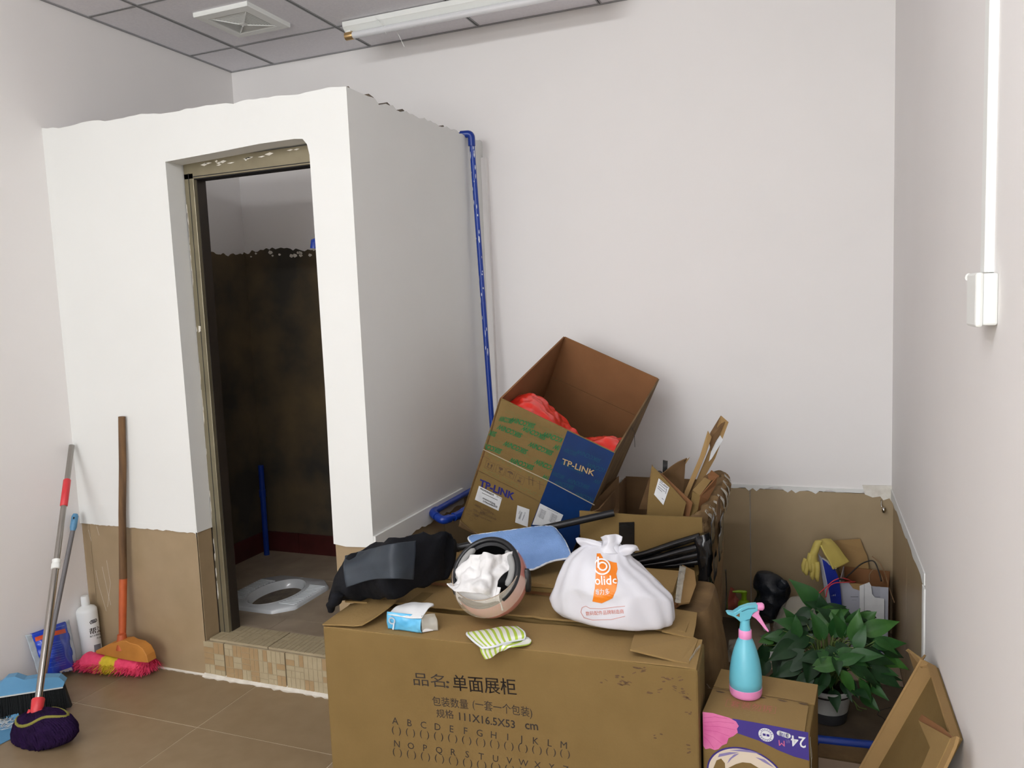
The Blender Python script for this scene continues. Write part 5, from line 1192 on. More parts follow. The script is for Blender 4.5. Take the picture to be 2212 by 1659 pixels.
prof = [(-.014,.208),(-.030,.222),(-.047,.229),(-.050,.233),(-.044,.235),(-.030,.2335),(-.012,.246),(.008,.253),(.032,.255),(.032,.238),(.020,.232),(.012,.216)]
obj('head', MB().poly([SP(a,z,-.010) for a,z in prof], .020, ay*-1), aqua, spb, bevel=.003)
obj('head_slot', MB().poly([SP(a,z,-.0104) for a,z in ((-.012,.238),(.006,.246),(.026,.247),(.026,.245),(.006,.243),(-.010,.236))], .0008, ay*-1), mat('aqua_shadow', (52,118,136), .5), spb)  # darker aqua paints the shade of the slot
obj('head_notch', MB().poly([SP(a,z,-.0104) for a,z in ((-.026,.226),(-.016,.233),(-.016,.222))], .0008, ay*-1), cb_dk, spb)
obj('nozzle', MB().tube([SP(.031,.2465),SP(.036,.2465),SP(.046,.2465),SP(.050,.2465)], [.0095,.0105,.0105,.007], 16), pinkp, spb, smooth=True, auto=50)
obj('trigger', MB().poly([SP(a,z,-.006) for a,z in ((.014,.224),(.032,.238),(.038,.236),(.036,.228),(.043,.214),(.054,.194),(.062,.180),(.060,.176),(.050,.186),(.038,.202),(.028,.214))], .012, ay*-1), pinkp, spb, bevel=.002)
# ================================================================== CLEANING TOOLS
# broom with pink and yellow bristles
bm_ = thing('broom', (.25,-1.28,0), 'wooden-handled broom with pink and yellow bristles leaning on the tiled wall', 'broom')
bt0 = at(263,900,y=PY-.025); bj = at(266,1250,y=-1.225); bb_ = at(264,1388,y=-1.262)
obj('handle', MB().tube([bt0, bt0.lerp(bj,.3)+Vector((.003,0,0)), bt0.lerp(bj,.6)+Vector((-.002,0,0)), bj], [.0135,.0145,.0145,.0155], 14), wood_h, bm_, smooth=True, auto=50)
obj('painted_grip', MB().tube([bj, bj.lerp(bb_,.5), bb_+Vector((0,0,-.01))], [.0158,.0155,.0135], 14), orange_w, bm_, smooth=True, auto=50)
hc = at(266,1405,y=-1.275)
hp_ = [(206,1406),(222,1398),(238,1390),(248,1389),(258,1385),(270,1384),(280,1389),(296,1393),(308,1402),(316,1416),(320,1432),(296,1430),(262,1424),(232,1417),(207,1411)]
obj('head', MB().poly([at(a,b,y=-1.300) for a,b in hp_], .045, (0,-1,0)), orange_pl, bm_, bevel=.008)
obj('ferrule', MB().tube([at(263,1370,y=-1.275), at(265,1402,y=-1.28)], [.017,.026], 14), orange_w, bm_, smooth=True, auto=50)
def tuft(seed, u0, u1, n, m, name='bristles'):
    r = random.Random(seed); mb = MB()
    for _ in range(n):
        u = r.uniform(u0,u1); w = r.uniform(-1,1)
        top_ = Vector((.10+.27*u, -1.285+.045*u+.022*w, .066-.010*abs(u-.5)))
        a = (u-.5)*1.2; L_ = r.uniform(.035,.068)
        side = Vector((math.sin(a)*.6+r.uniform(-.7,.7), -.28*1+w*.60+r.uniform(-.5,.5), -.75)).normalized()
        mid = top_+side*L_*.55; end = top_+side*L_+Vector((r.uniform(-.02,.02),r.uniform(-.02,.02),r.uniform(0,.01))); end.y = min(end.y,-1.20); end.z = max(end.z,.003); mid.z = max(mid.z,.006)
        d = Vector((.0016,0,0)); e_ = Vector((0,.0014,0))
        mb.add([top_-d, top_+d, mid-d+e_, mid+d+e_, end-d*.6, end+d*.6], [(0,1,3,2),(2,3,5,4)])
    return obj(name, mb, m, bm_, kind='stuff', recalc=False)
tuft(1, -.08, .36, 2600, pink_b); tuft(2, .33, .62, 1700, yellow_b); tuft(3, .60, 1.06, 2600, pink_b)
for nm, u0_, u1_, m_ in (('bristle_core', .0, .35, pink_b), ('bristle_core', .35, .61, yellow_b), ('bristle_core', .61, .97, pink_b)):
    obj(nm, MB().loft([(Vector((.10+.27*u,-1.297+.045*u,.038)), Vector((0,.040,0)), Vector((0,0,.0365))) for u in (u0_-.01,u0_+.02,(u0_+u1_)/2,u1_-.02,u1_+.01)], 24, amp=.007, fr=40), m_, bm_, smooth=True)
# twist mop
mp = thing('twist_mop', (.44,-1.74,0), 'steel-handled twist mop with purple head leaning into the left wall', 'mop')
m0 = at(155,962,x=.022); m1 = at(80,1532,y=-1.755); dm = (m0-m1).normalized(); Lm = (m0-m1).length
def MP(t): return m1 + (m0-m1)*t
obj('lower_pole', MB().tube([MP(.0), MP(.50)], .0125, 18), steel, mp, smooth=True, auto=60)
obj('upper_pole', MB().tube([MP(.50), MP(.998)], .0110, 18), steel_b, mp, smooth=True, auto=60)
obj('red_grip', MB().tube([MP(.735), MP(.738), MP(.845), MP(.848)], [.012,.0145,.0145,.012], 18), red_pl, mp, smooth=True, auto=50)
obj('white_collar', MB().tube([MP(.485), MP(.487), MP(.505), MP(.507), MP(.520), MP(.522)], [.014,.017,.017,.0145,.0165,.014], 18), plastic_w, mp, smooth=True, auto=50)
obj('end_cap', MB().tube([MP(.998), MP(1.0)], .0115, 18), plastic_g, mp)
rc_ = obj('red_collar', MB().tube([MP(.035), MP(.030), MP(-.005), MP(-.010), MP(-.045), MP(-.055)], [.019,.022,.020,.018,.024,.030], 18), red_pl, mp, smooth=True, auto=50)
obj('lug', MB().tube([MP(.0)+Vector((.02,0,0)), MP(-.03)+Vector((.034,-.01,0))], .007, 8), red_pl, rc_, smooth=True)
obj('lug', MB().tube([MP(.0)-Vector((.02,.01,0)), MP(-.03)-Vector((.034,.01,0))], .007, 8), red_pl, rc_, smooth=True)
mh = rows_px([(60,1538,102,1534,.020),(46,1546,122,1540,.040),(38,1560,146,1554,.052),(34,1578,158,1570,.058),(36,1596,160,1586,.058),(38,1612,150,1600,.052),(46,1624,118,1614,.036),(56,1630,90,1626,.015)], -1.765)
# lift so that nothing sinks below the floor
mbm = MB().loft(mh, 90, pleat=.045, npl=24, amp=.004, fr=30, seed=4, sub=4)
mbm.v = [Vector((v.x,v.y,max(v.z,.002))) for v in mbm.v]
obj('yarn_head', mbm, purple, mp, smooth=True)
r = random.Random(9); st_ = MB()
hcn = sum((c for c,_,_ in mh), Vector())/len(mh)
rows_ = mh
for i in range(64):
    t0 = 2*PI*i/64+r.uniform(-.04,.04); P = []
    for k,(c,a,b) in enumerate(rows_):
        t = t0+.10*k+r.uniform(-.02,.02); P.append(c+(a*math.cos(t)+b*math.sin(t))*1.02)
    P = [Vector((p.x,p.y,max(p.z,.004))) for p in P]; st_.tube(P, .0044, 5)
obj('yarn_strands', st_, purple, mp, smooth=True, kind='stuff')
for k_ in (2,):
    c,a,b = rows_[1]; c2,a2,b2 = rows_[2]
    P = []
    for i in range(28):
        t = 2*PI*i/28; w = .35+.35*math.sin(3*t+.8); cc = c.lerp(c2,w); aa = a.lerp(a2,w); bb2 = b.lerp(b2,w); P.append(cc+(aa*math.cos(t)+bb2*math.sin(t))*1.05)
    obj('olive_band', MB().tube(P, .0058, 8, closed=True), olive_b, mp, smooth=True)
# blue brush on a grey pole
br = thing('push_brush', (.2,-1.65,0), 'steel blue broom head with black bristles on a thin grey pole behind the mop', 'broom')
p0 = at(164,1112,x=.028); p1 = at(117,1345,x=.10); p2 = at(92,1475,x=.165)
obj('pole', MB().tube([p0+(p1-p0)*.10, p1, p2], .0095, 14), grey_pole, br, smooth=True, auto=60)
gtop = at(163,1110,x=.028); gend = p0+(p1-p0)*.155
obj('hanging_grip', MB().tube([gtop, gtop.lerp(gend,.15), gtop.lerp(gend,.8), gend], [.009,.0135,.0135,.010], 14), blue_pl, br, smooth=True, auto=60)
obj('grip_hole', MB().tube([gtop.lerp(gend,.13)+Vector((.010,-.014,0)), gtop.lerp(gend,.24)+Vector((.010,-.014,0))], .003, 8), groove_m, br)
def BH(u, z, off=0):   # u along the head, world line along the head's lower edge
    a = Vector((.015,-1.80,0)); b = Vector((.310,-1.575,0)); d = (b-a).normalized(); n = Vector((d.y,-d.x,0)); p = a+(b-a)*u + n*off; p.z = z; return p
hz0, hz1 = .085, .105
pr2 = [(-.35,.100),(1.0,.100),(1.02,.118),(.97,.140),(.80,.150),(.66,.150),(.58,.168),(.50,.168),(.44,.150),(.34,.135),(.10,.122),(-.10,.116),(-.35,.112)]
obj('head', MB().poly([BH(u,z,.012) for u,z in pr2], .036, (BH(0,0,1)-BH(0,0,0))), blue_pl, br, bevel=.005)
obj('edge_strip', MB().bar(BH(-.35,.0985,.014), BH(1.0,.0985,.014), .004, .004), plastic_g, br)
r = random.Random(12); bk = MB()
for i in range(170):
    u = -.33+1.33*i/170
    for w in (.008,-.004,-.018):
        w += r.uniform(-.004,.004); fl_x = .045*(u-.3)*.6
        a = BH(u+r.uniform(-.003,.003),.099,w); b = BH(u+fl_x+r.uniform(-.004,.004),.006+r.uniform(0,.006),w*1.5+.008)
        bk.bar(a, b, .0022, .0022, (0,1,.1))
bk.v = bk.v
obj('bristles', bk, bristle_k, br, kind='stuff', recalc=False)
obj('bristle_core', MB().poly([BH(-.33,.099,.004),BH(1.0,.099,.004),BH(1.05,.012,.008),BH(-.36,.012,.008)], .022, (BH(0,0,1)-BH(0,0,0))), bristle_k, br)
# dustpan under the brush
dp = thing('dustpan', (.14,-1.78,0), 'pale blue dustpan lying on the floor under the brush at the left edge', 'dustpan')
d0 = [at(-40,1560,z=.004), at(40,1540,z=.03), at(44,1566,z=.006), at(30,1592,z=.004), at(2,1606,z=.004), at(-50,1640,z=.004)]
obj('tray', MB().poly(d0, .003, (0,0,1)), blue_pl, dp, bevel=.001)
obj('rear_rim', MB().poly([at(-40,1556,z=.010), at(36,1540,z=.012), at(46,1562,z=.012), at(40,1568,z=.012), at(20,1556,z=.018), at(-40,1572,z=.012)], .008, (0,0,1)), blue_pl, dp, bevel=.002)
fz = MB(); r = random.Random(2)
for i in range(60):
    a = at(r.uniform(0,34),r.uniform(1544,1570),z=.016); fz.tube([a, a+Vector((r.uniform(-.02,.02),r.uniform(-.02,.02),r.uniform(0,.008))), a+Vector((r.uniform(-.03,.03),r.uniform(-.03,.03),0))], .0007, 4)
tag(obj('lint', fz, plastic_g, loc=at(18,1560,z=.01)), 'grey lint tangled between brush and dustpan', 'lint')['kind'] = 'stuff'
# bleach bottle
Bc = Vector((.054,-1.234,0)); Mb_ = Matrix.Translation(Bc) @ Matrix.Rotation(math.radians(-3),4,'Y')
bo_ = thing('detergent_bottle', Bc, 'white cleaner bottle with black lettering in the left corner beside the broom', 'bottle')
mbt_ = MB().lathe([(.034,.001),(.0385,.004),(.0395,.02),(.0405,.15),(.0415,.232),(.0405,.240),(.034,.250),(.018,.258),(.0155,.262)], 40, Mb_)
obj('bottle', mbt_, bottle_w, bo_, smooth=True, auto=45)
obj('cap', MB().lathe([(.0165,.260),(.0170,.262),(.0165,.296),(.0145,.301),(.0,.301)], 28, Mb_), bottle_w, bo_, smooth=True, auto=45)
bvt = bvh_of(mbt_); fd = (Vector((CAM.x,CAM.y,0))-Vector((Bc.x,Bc.y,0))).normalized(); fd = (fd + Vector((.18,.15,0))).normalized()
bu = Vector((-fd.y,fd.x,0))
def TI(e): return Ink(Bc+fd*.06, bu, (0,0,1), e)
I = TI(.0006)
I.text('帮洁', -.019, .152, .030, .03, 0, sx=.95); I.text('强力去渍除垢', -.019, .138, .0095, .01, width=.045); I.text('洗液', .006, .124, .009, .01)
I.line([(-.010,.196),(.010,.199),(.014,.204),(.012,.212),(-.008,.210),(-.013,.204)], .0026, True)
I.put('lettering', ink, bo_, bvh=bvt, dist=.01, maxe=.006)
I = TI(.0005); I.rect(-.008,.199,.010,.209); I.rect(-.006,.060,.020,.100); I.put('grey_patch', grey_txt, bo_, bvh=bvt, dist=.01, maxe=.006)
# blue pouch leaning on the wall
def PC_(px_,py_,x): return at(px_,py_,x=x)
po = thing('blue_pouch', (.06,-1.38,0), 'shiny blue detergent pouch with orange stripe leaning against the left wall', 'pouch')
g = [[PC_(68,1370,.020),PC_(96,1362,.030),PC_(122,1352,.030),PC_(143,1343,.020)],
     [PC_(78,1400,.030),PC_(102,1393,.058),PC_(128,1384,.058),PC_(150,1378,.030)],
     [PC_(88,1430,.044),PC_(108,1424,.080),PC_(134,1416,.080),PC_(156,1412,.044)],
     [PC_(96,1458,.060),PC_(118,1456,.085),PC_(140,1452,.085),PC_(160,1448,.062)]]
mpo = MB().sheet(g, .002, 30, 30, amp=.008, fr=24, seed=4)
po_o = obj('front_film', mpo, pouch_b, po, smooth=True)
g2 = [[Vector((.012+.02*i/3, p.y, p.z)) for p in row] for i,row in enumerate(g)]
obj('back_film', MB().sheet(g2, .002, 12, 12), pouch_b, po, smooth=True)
def edge(j, o): return [[g[i][j]+Vector((-.004,0,0)), g[i][j]+Vector((-.006,o,0))] for i in range(4)]
obj('seal_strip', MB().sheet([[g[i][0]+Vector((0,.002,0)), g[i][0]+Vector((-.006,-.022,.004))] for i in range(4)], .0015, 6, 24, amp=.003, fr=40), pouch_s, po, smooth=True)
obj('seal_strip', MB().sheet([[g[i][3]+Vector((0,-.002,0)), g[i][3]+Vector((-.006,.018,.002))] for i in range(4)], .0015, 6, 24, amp=.003, fr=40), pouch_s, po, smooth=True)
bvp = bvh_of(mpo); cP = g[1][1]+Vector((.05,0,0)); fdn_ = Vector((.80,-.60,.10)).normalized(); uP = Vector((.60,.80,0)).normalized(); vP = fdn_.cross(uP); 
def PI_(e): return Ink(cP, uP, fdn_.cross(uP), e)
I = PI_(.0012); Pq = lambda l: [I.uv(*p) for p in l]
I.poly(Pq([(75,1377),(90,1372),(110,1366),(112,1374),(92,1381),(77,1386)])); I.poly(Pq([(112,1365),(140,1358),(142,1367),(114,1374)])); I.put('orange_stripe', pouch_o, po, bvh=bvp, dist=.12, maxe=.008)
I = PI_(.0012)
for i in range(11):
    x0_, y0_ = 84+i*1.2, 1396+i*5; I.line(Pq([(x0_+ (22 if i % 2 else 12),y0_-4),(x0_+46,y0_-11)]), .0011)
I.line(Pq([(116,1357),(138,1351)]),.0022); I.line(Pq([(82,1392),(92,1389)]),.002)
I.put('pale_lettering', mat('pale_blue_print', (110,150,224), .5), po, bvh=bvp, dist=.12, maxe=.01)
I = PI_(.0014); I.poly(Pq([(128,1450),(154,1441),(158,1451),(131,1461)])); I.put('barcode_patch', pouch_s, po, bvh=bvp, dist=.12, maxe=.01)
# ================================================================== BACK RIGHT CORNER
# lime pump bottle
Pb = at(1608,1353,z=.006); Mp = Matrix.Translation(Pb)
pb = thing('pump_bottle', Pb, 'small lime green foaming pump bottle on the floor near the back wall', 'bottle')
obj('bottle', MB().lathe([(.024,.0),(.0275,.003),(.0285,.02),(.0285,.085),(.026,.094),(.020,.098)], 28, Mp), green_clear, pb, smooth=True, auto=45)
obj('shoulder', MB().lathe([(.0275,.083),(.0275,.096),(.0255,.110),(.0195,.119),(.0115,.123),(.0105,.150)], 28, Mp), green_plastic, pb, smooth=True, auto=60)
ax2 = Vector((-.95,-.25,0)).normalized()
obj('nozzle', MB().tube([Pb+Vector((0,0,.150)), Pb+Vector((0,0,.162))], [.013,.0135], 20), green_plastic, pb, smooth=True, auto=50)
obj('spout', MB().tube([Pb+Vector((0,0,.158))-ax2*.006, Pb+Vector((0,0,.161))+ax2*.02, Pb+Vector((0,0,.160))+ax2*.05], [.008,.007,.004], 12), green_plastic, pb, smooth=True, auto=60)
# black film bag
kb = thing('black_bag', at(1665,1335,y=-.12), 'tied black plastic bag slumped against the back wall behind the pump bottle', 'bag')
mk = MB().loft(rows_px([(1642,1236,1662,1236,.01),(1636,1250,1684,1248,.035),(1632,1270,1698,1266,.055),(1632,1290,1700,1284,.065),(1636,1312,1692,1306,.065),(1646,1330,1680,1326,.055),(1656,1339,1672,1338,.03)], -.115), 48, amp=.016, fr=14, pleat=.03, npl=9, seed=6, sub=4)
mk.v = [Vector((v.x,min(v.y,-.012),max(v.z,.008))) for v in mk.v]
obj('body', mk, black_film, kb, smooth=True)
obj('knot', MB().loft(rows_px([(1676,1262,1686,1282,.012),(1686,1252,1696,1272,.014),(1694,1254,1704,1268,.012),(1700,1256,1706,1266,.006)], -.15), 18, amp=.004, fr=40), black_film, kb, smooth=True)
# clear bag with pale contents
cb_ = thing('clear_bag', at(1700,1375,y=-.22), 'clear plastic bag of pale contents on the floor behind the plant', 'bag')
mc = MB().loft(rows_px([(1712,1290,1740,1288,.01),(1696,1306,1760,1302,.05),(1682,1330,1768,1325,.07),(1674,1352,1764,1350,.075),(1676,1372,1750,1370,.06),(1690,1382,1735,1380,.03)], -.22), 40, amp=.010, fr=16, seed=2, sub=4)
mc.v = [Vector((v.x,v.y,max(v.z,.007))) for v in mc.v]
obj('film', mc, clear_film, cb_, smooth=True)
mc2 = MB().loft(rows_px([(1700,1322,1745,1320,.03),(1688,1340,1758,1336,.055),(1682,1358,1752,1356,.06),(1690,1372,1740,1370,.04)], -.22), 36, amp=.008, fr=22, seed=9, sub=4)
mc2.v = [Vector((v.x,v.y,max(v.z,.009))) for v in mc2.v]
obj('contents', mc2, mat('pale_grain', (206,196,166), .9, (184,172,140), 60, .5, bump=1, bscale=120), cb_, smooth=True)
# scraps on the floor
pf = thing('pink_film', at(1588,1320,y=-.10), 'crumpled orange-pink plastic film by the scrap carton', 'film')
obj('film', MB().sheet([[at(1576,1268,y=-.06),at(1584,1274,y=-.05),at(1590,1290,y=-.06)],[at(1574,1295,y=-.10),at(1588,1296,y=-.07),at(1598,1302,y=-.08)],[at(1574,1318,y=-.12),at(1584,1320,y=-.10),at(1592,1318,y=-.10)]], .001, 20, 20, amp=.014, fr=26), mat('salmon_film', (178,88,74), .4, alpha=.6), pf, smooth=True)
for k,(pts,lb,m_,am) in enumerate((
    ([[(1645,1350,.03),(1663,1346,.05)],[(1650,1362,.012),(1664,1364,.012)]], 'small cream paper scrap standing behind the aqua spray bottle', paper, .004),
    ([[(1660,1366,.012),(1700,1376,.012)],[(1648,1400,.01),(1690,1392,.01)],[(1636,1430,.008),(1668,1420,.008)]], 'crumpled white paper sheet on the floor left of the plant', paper, .010),
    ([[(1686,1424,.012),(1712,1436,.012)],[(1664,1432,.008),(1700,1446,.008)]], 'white paper strip on the floor under the plant leaves', paper, .006),
    ([[(1576,1384,.03),(1596,1378,.045),(1612,1390,.02)],[(1572,1408,.02),(1590,1402,.05),(1606,1410,.02)],[(1572,1430,.01),(1588,1428,.02),(1602,1428,.01)]], 'crumpled clear and blue wrapper between scrap carton and spray bottle', clear_film, .014))):
    P = [[at(a,b,z=c) for a,b,c in row] for row in pts]
    o = obj('paper_scrap' if m_ is paper else 'plastic_wrapper', MB().sheet(P, .001, 20, 20, amp=am, fr=24, seed=k), m_, smooth=True, loc=P[0][0]); tag(o, lb, 'paper' if m_ is paper else 'wrapper')
# blue and grey printed carton
G0, G1 = Vector((3.082,-.255,0)), Vector((3.262,-.275,0)); dG = (G1-G0).normalized(); nG = Vector((-dG.y,dG.x,0)); GW = (G1-G0).length; GZ = .303; GD = .20
def GP(u,v,z): return G0+dG*u+nG*v+Vector((0,0,z))
gc = thing('printed_carton', GP(GW/2,GD/2,0), 'open grey and blue printed carton in the back right corner, glove hung on it', 'carton')
Z0 = .006
fp = [(0,Z0),(GW,Z0),(GW,GZ),(.155,GZ-.002),(.118,GZ-.003),(.112,GZ-.020),(.085,GZ-.026),(.055,GZ-.022),(.045,GZ-.008),(.038,GZ),(0,GZ-.002)]
obj('front_panel', MB().poly([GP(u,0,z) for u,z in fp], .004, (0,-1,0)), box_grey, gc)
tn = [(.038,GZ-.001),(.052,GZ-.020),(.085,GZ-.028),(.108,GZ-.024),(.118,GZ-.004),(.10,GZ+.001),(.06,GZ+.002)]
obj('torn_liner', MB().poly([GP(u,-.0012,z) for u,z in tn], .001, (0,-1,0)), cb_tan, gc)
obj('back_panel', MB().poly([GP(0,GD,Z0),GP(GW,GD,Z0),GP(GW,GD,GZ),GP(0,GD,GZ)], .004, (0,-1,0)), cb_in, gc)
obj('side_panel', MB().poly([GP(0,0,Z0),GP(0,GD,Z0),GP(0,GD,GZ),GP(0,0,GZ)], .004, (-1,0,0)), box_grey, gc)
obj('side_panel', MB().poly([GP(GW,.004,Z0),GP(GW,GD-.004,Z0),GP(GW,GD-.004,GZ),GP(GW,.004,GZ)], .004, (1,0,0)), cb_in, gc)
# blue face with raised flap on the left
a0, a1, a2, a3 = at(1822,1330,y=-.30), at(1791,1322,y=-.20), at(1769,1198,y=-.145), at(1805,1226,y=-.275)
bfm = MB().sheet([[at(1800,1345,y=-.26),at(1820,1340,y=-.275)],[at(1793,1290,y=-.25),at(1817,1296,y=-.28)],[at(1783,1240,y=-.23),at(1811,1250,y=-.275)],[at(1776,1204,y=-.19),at(1796,1216,y=-.235),]], .004, 12, 24)
obj('blue_flap', bfm, royal, gc, smooth=True, auto=30)
obj('grey_edge', MB().sheet([[at(1776,1205,y=-.195),at(1790,1212,y=-.225),at(1803,1222,y=-.262)],[at(1781,1214,y=-.198),at(1792,1220,y=-.23),at(1806,1229,y=-.265)]], .0045, 12, 4), plastic_g, gc, smooth=True, auto=30)
obj('grey_side', MB().sheet([[at(1791,1338,y=-.255),at(1800,1345,y=-.262)],[at(1784,1290,y=-.24),at(1793,1290,y=-.252)],[at(1775,1240,y=-.215),at(1783,1240,y=-.232)],[at(1768,1196,y=-.17),at(1776,1206,y=-.192)]], .004, 6, 20), box_grey, gc, smooth=True)
obj('rear_flap', MB().poly([at(1800,1168,y=-.035),at(1858,1164,y=-.035),at(1866,1186,y=-.042),at(1873,1200,y=-.042),at(1878,1236,y=-.05),at(1815,1240,y=-.05)], .004, (0,-1,0)), cb_tan, gc)
obj('rear_flap', MB().poly([at(1812,1234,y=-.047),at(1878,1232,y=-.047),at(1900,1240,y=-.048),at(1905,1262,y=-.05),at(1818,1262,y=-.05)], .004, (0,-1,0)), cb_in, gc)
gi_ = Ink(G0+Vector((0,0,0)), dG, (0,0,1), .0008)
for k in range(8):
    a = gi_.uv(1886,1267+3*k); b = gi_.uv(1901,1267+3*k); gi_.line([a,b],.001)
for k in range(5): gi_.line([gi_.uv(1838+k*3.4,1289), gi_.uv(1840+k*3.4,1289)], .003); gi_.line([gi_.uv(1886+k*3.2,1290), gi_.uv(1888+k*3.2,1290)], .003)
gi_.line([gi_.uv(1840,1296),gi_.uv(1850,1296)],.001)
gi_.put('lettering', grey_txt, gc)
gi_ = Ink(G0, dG, (0,0,1), .0007); gi_.rect(.10,.034,GW-.001,.060); gi_.rect(.150,.012,.168,.020); gi_.put('blue_band', royal, gc)
wp = [(1857,1266),(1878,1258),(1882,1266),(1884,1284),(1890,1291),(1910,1294),(1910,1342),(1900,1352),(1857,1325)]
wpo = obj('white_sheet', MB().poly([at(a,b,y=-.285) for a,b in wp], .003, (0,-1,0)), paper, loc=at(1880,1330,y=-.285)); tag(wpo, 'white card sheet with cut corner leaning on the grey and blue carton', 'card')
obj('fold_line', MB().bar(at(1867,1262,y=-.287), at(1867,1320,y=-.287), .001, .001), grey_txt, wpo)
gl = Ink(at(1800,1285,y=-.285), (1,0,0), (0,0,1), .001)
a = gl.uv(1800,1287); gl.text('_o1', a[0]-.008, a[1], .012, .0, PI*0); gl.put('white_lettering', paper, gc)
# rubber glove over the flap
gv = thing('rubber_glove', at(1765,1200,y=-.24), 'yellow rubber glove draped over the raised blue carton flap', 'glove')
cuff = [[at(1762,1170,y=-.21),at(1776,1166,y=-.17),at(1794,1164,y=-.13)],[at(1768,1172,y=-.235),at(1790,1178,y=-.20),at(1806,1176,y=-.15)],[at(1782,1198,y=-.262),at(1805,1200,y=-.225),at(1818,1192,y=-.17)],[at(1800,1230,y=-.275),at(1818,1222,y=-.235),at(1834,1214,y=-.19)]]
obj('cuff', MB().sheet(cuff, .006, 26, 30, amp=.004, fr=20), glove_m, gv, smooth=True)
palm = rows_px([(1760,1168,1778,1168,.012),(1755,1180,1772,1182,.014),(1750,1194,1766,1198,.016),(1744,1206,1766,1210,.016),(1738,1220,1768,1222,.014)], -.235)
obj('palm', MB().loft(palm, 28, amp=.002, fr=30, sub=5), glove_m, gv, smooth=True, auto=None)
for p in ([(1742,1208),(1736,1222),(1737,1232),(1739,1238)],[(1746,1212),(1743,1228),(1741,1236),(1743,1243)],[(1755,1216),(1755,1232),(1754,1243),(1756,1252)],[(1764,1214),(1766,1230),(1765,1246),(1766,1256)],[(1752,1196),(1748,1212),(1750,1226),(1752,1236)]):
    k = p[0][0]; obj('finger', MB().tube([at(a,b,y=-.24-.004*i+(.01 if k == 1742 else 0)) for i,(a,b) in enumerate(p)], [.0125,.0105,.0100,.0055], 14), glove_m, gv, smooth=True)
# wires and straps round the carton
def cord(name, label, pts, r__, m_, cat='cord'):
    P = [at(a,b,y=c) for a,b,c in pts]; out = []
    A = np.array([tuple(p) for p in P])
    for i in range(len(P)-1):
        p0_ = A[i-1] if i else 2*A[0]-A[1]; p1_,p2_ = A[i],A[i+1]; p3_ = A[i+2] if i+2 < len(P) else 2*A[-1]-A[-2]
        for q in range(6):
            f = q/6; out.append(Vector(.5*((2*p1_)+(-p0_+p2_)*f+(2*p0_-5*p1_+4*p2_-p3_)*f*f+(-p0_+3*p1_-3*p2_+p3_)*f**3)))
    out.append(P[-1]); o = obj(name, MB().tube(out, r__, 8), m_, smooth=True, loc=P[0]); return tag(o, label, cat)
cord('red_wire', 'upper thin red wire looping over the printed carton into the plant', [(1842,1258,-.20),(1832,1252,-.27),(1816,1249,-.30),(1800,1255,-.31),(1785,1268,-.33),(1762,1288,-.36)], .0022, wire_red)
cord('red_wire', 'lower thin red wire crossing the blue carton flap towards the plant', [(1848,1257,-.22),(1822,1258,-.29),(1802,1260,-.31),(1789,1270,-.33),(1784,1290,-.36)], .0022, wire_red)
cord('black_cable', 'black cable arching out of the printed carton towards the corner', [(1822,1252,-.16),(1838,1238,-.14),(1858,1220,-.12),(1876,1212,-.11),(1888,1213,-.11),(1896,1228,-.12),(1904,1256,-.14)], .0028, wire_bk)
cord('packing_strap', 'long tan packing strap bent down the outer side of the printed carton', [(1884,1202,-.08),(1900,1216,-.10),(1912,1240,-.16),(1918,1262,-.22),(1926,1285,-.24),(1932,1302,-.24)], .0022, twine, 'strap')
cord('packing_strap', 'short tan packing strap looped inside the printed carton', [(1879,1256,-.14),(1878,1242,-.13),(1886,1231,-.12),(1896,1232,-.12),(1904,1244,-.12),(1908,1258,-.13)], .0022, twine, 'strap')
bl0 = at(1817,1251,y=-.305); tag(obj('wire_clip', MB().box(bl0-Vector((.008,.003,.004)), bl0+Vector((.008,.003,.004))), black_plastic, loc=bl0, bevel=.001), 'tiny black clip on the red wires beside the carton', 'clip')
# ------------------------------------------------------------------ potted plant
PP = at(1797,1556,z=0); PP = Vector((3.03,-.795,0))
pt = thing('potted_plant', PP, 'leafy green pothos in a grey-white plastic pot on the dirty floor', 'plant')
Mq = Matrix.Translation(PP)
obj('pot', MB().lathe([(.060,.012),(.0665,.040),(.078,.105),(.088,.112),(.092,.116),(.092,.127),(.086,.128),(.080,.112),(.072,.10),(.0,.10)], 44, Mq), pot_m, pt, smooth=True, auto=45)
obj('pot_foot', MB().lathe([(.054,.0),(.062,.003),(.0675,.040),(.050,.042)], 36, Mq), pot_dk, pt, smooth=True, auto=45)
obj('soil', MB().lathe([(.079,.100),(.078,.108),(.05,.114),(.0,.116)], 30, Mq), soil_m, pt, smooth=True)
def leaf(P, tip, nrm, L_, W_, fold=.25, curl=.25, seed=0):
    """heart-shaped leaf from stalk point P towards tip"""
    d = (tip).normalized(); s_ = d.cross(nrm).normalized(); n_ = s_.cross(d)
    nu_, nv_ = 7, 9; vs = []
    for i in range(nv_):
        t = i/(nv_-1); w = W_*(math.sin(PI*min(1,t*1.0+.0)**.62))*(1-.25*t) + (W_*.12 if i == 0 else 0)
        if i == nv_-1: w = W_*.01
        for j in range(nu_):
            q = (j/(nu_-1)-.5)*2
            back = -.10*L_*(abs(q)**1.5)*(1 if i == 0 else .6*max(0,1-t*3))
            p = P + d*(L_*t+back) + s_*(w*q*.5) + n_*(fold*abs(q)*w*.5 - curl*L_*t*t + .02*L_*math.sin(5*t+seed)*q)
            vs.append(p)
    fs = [(i*nu_+j,i*nu_+j+1,(i+1)*nu_+j+1,(i+1)*nu_+j) for i in range(nv_-1) for j in range(nu_-1)]
    return MB().add(vs, fs)
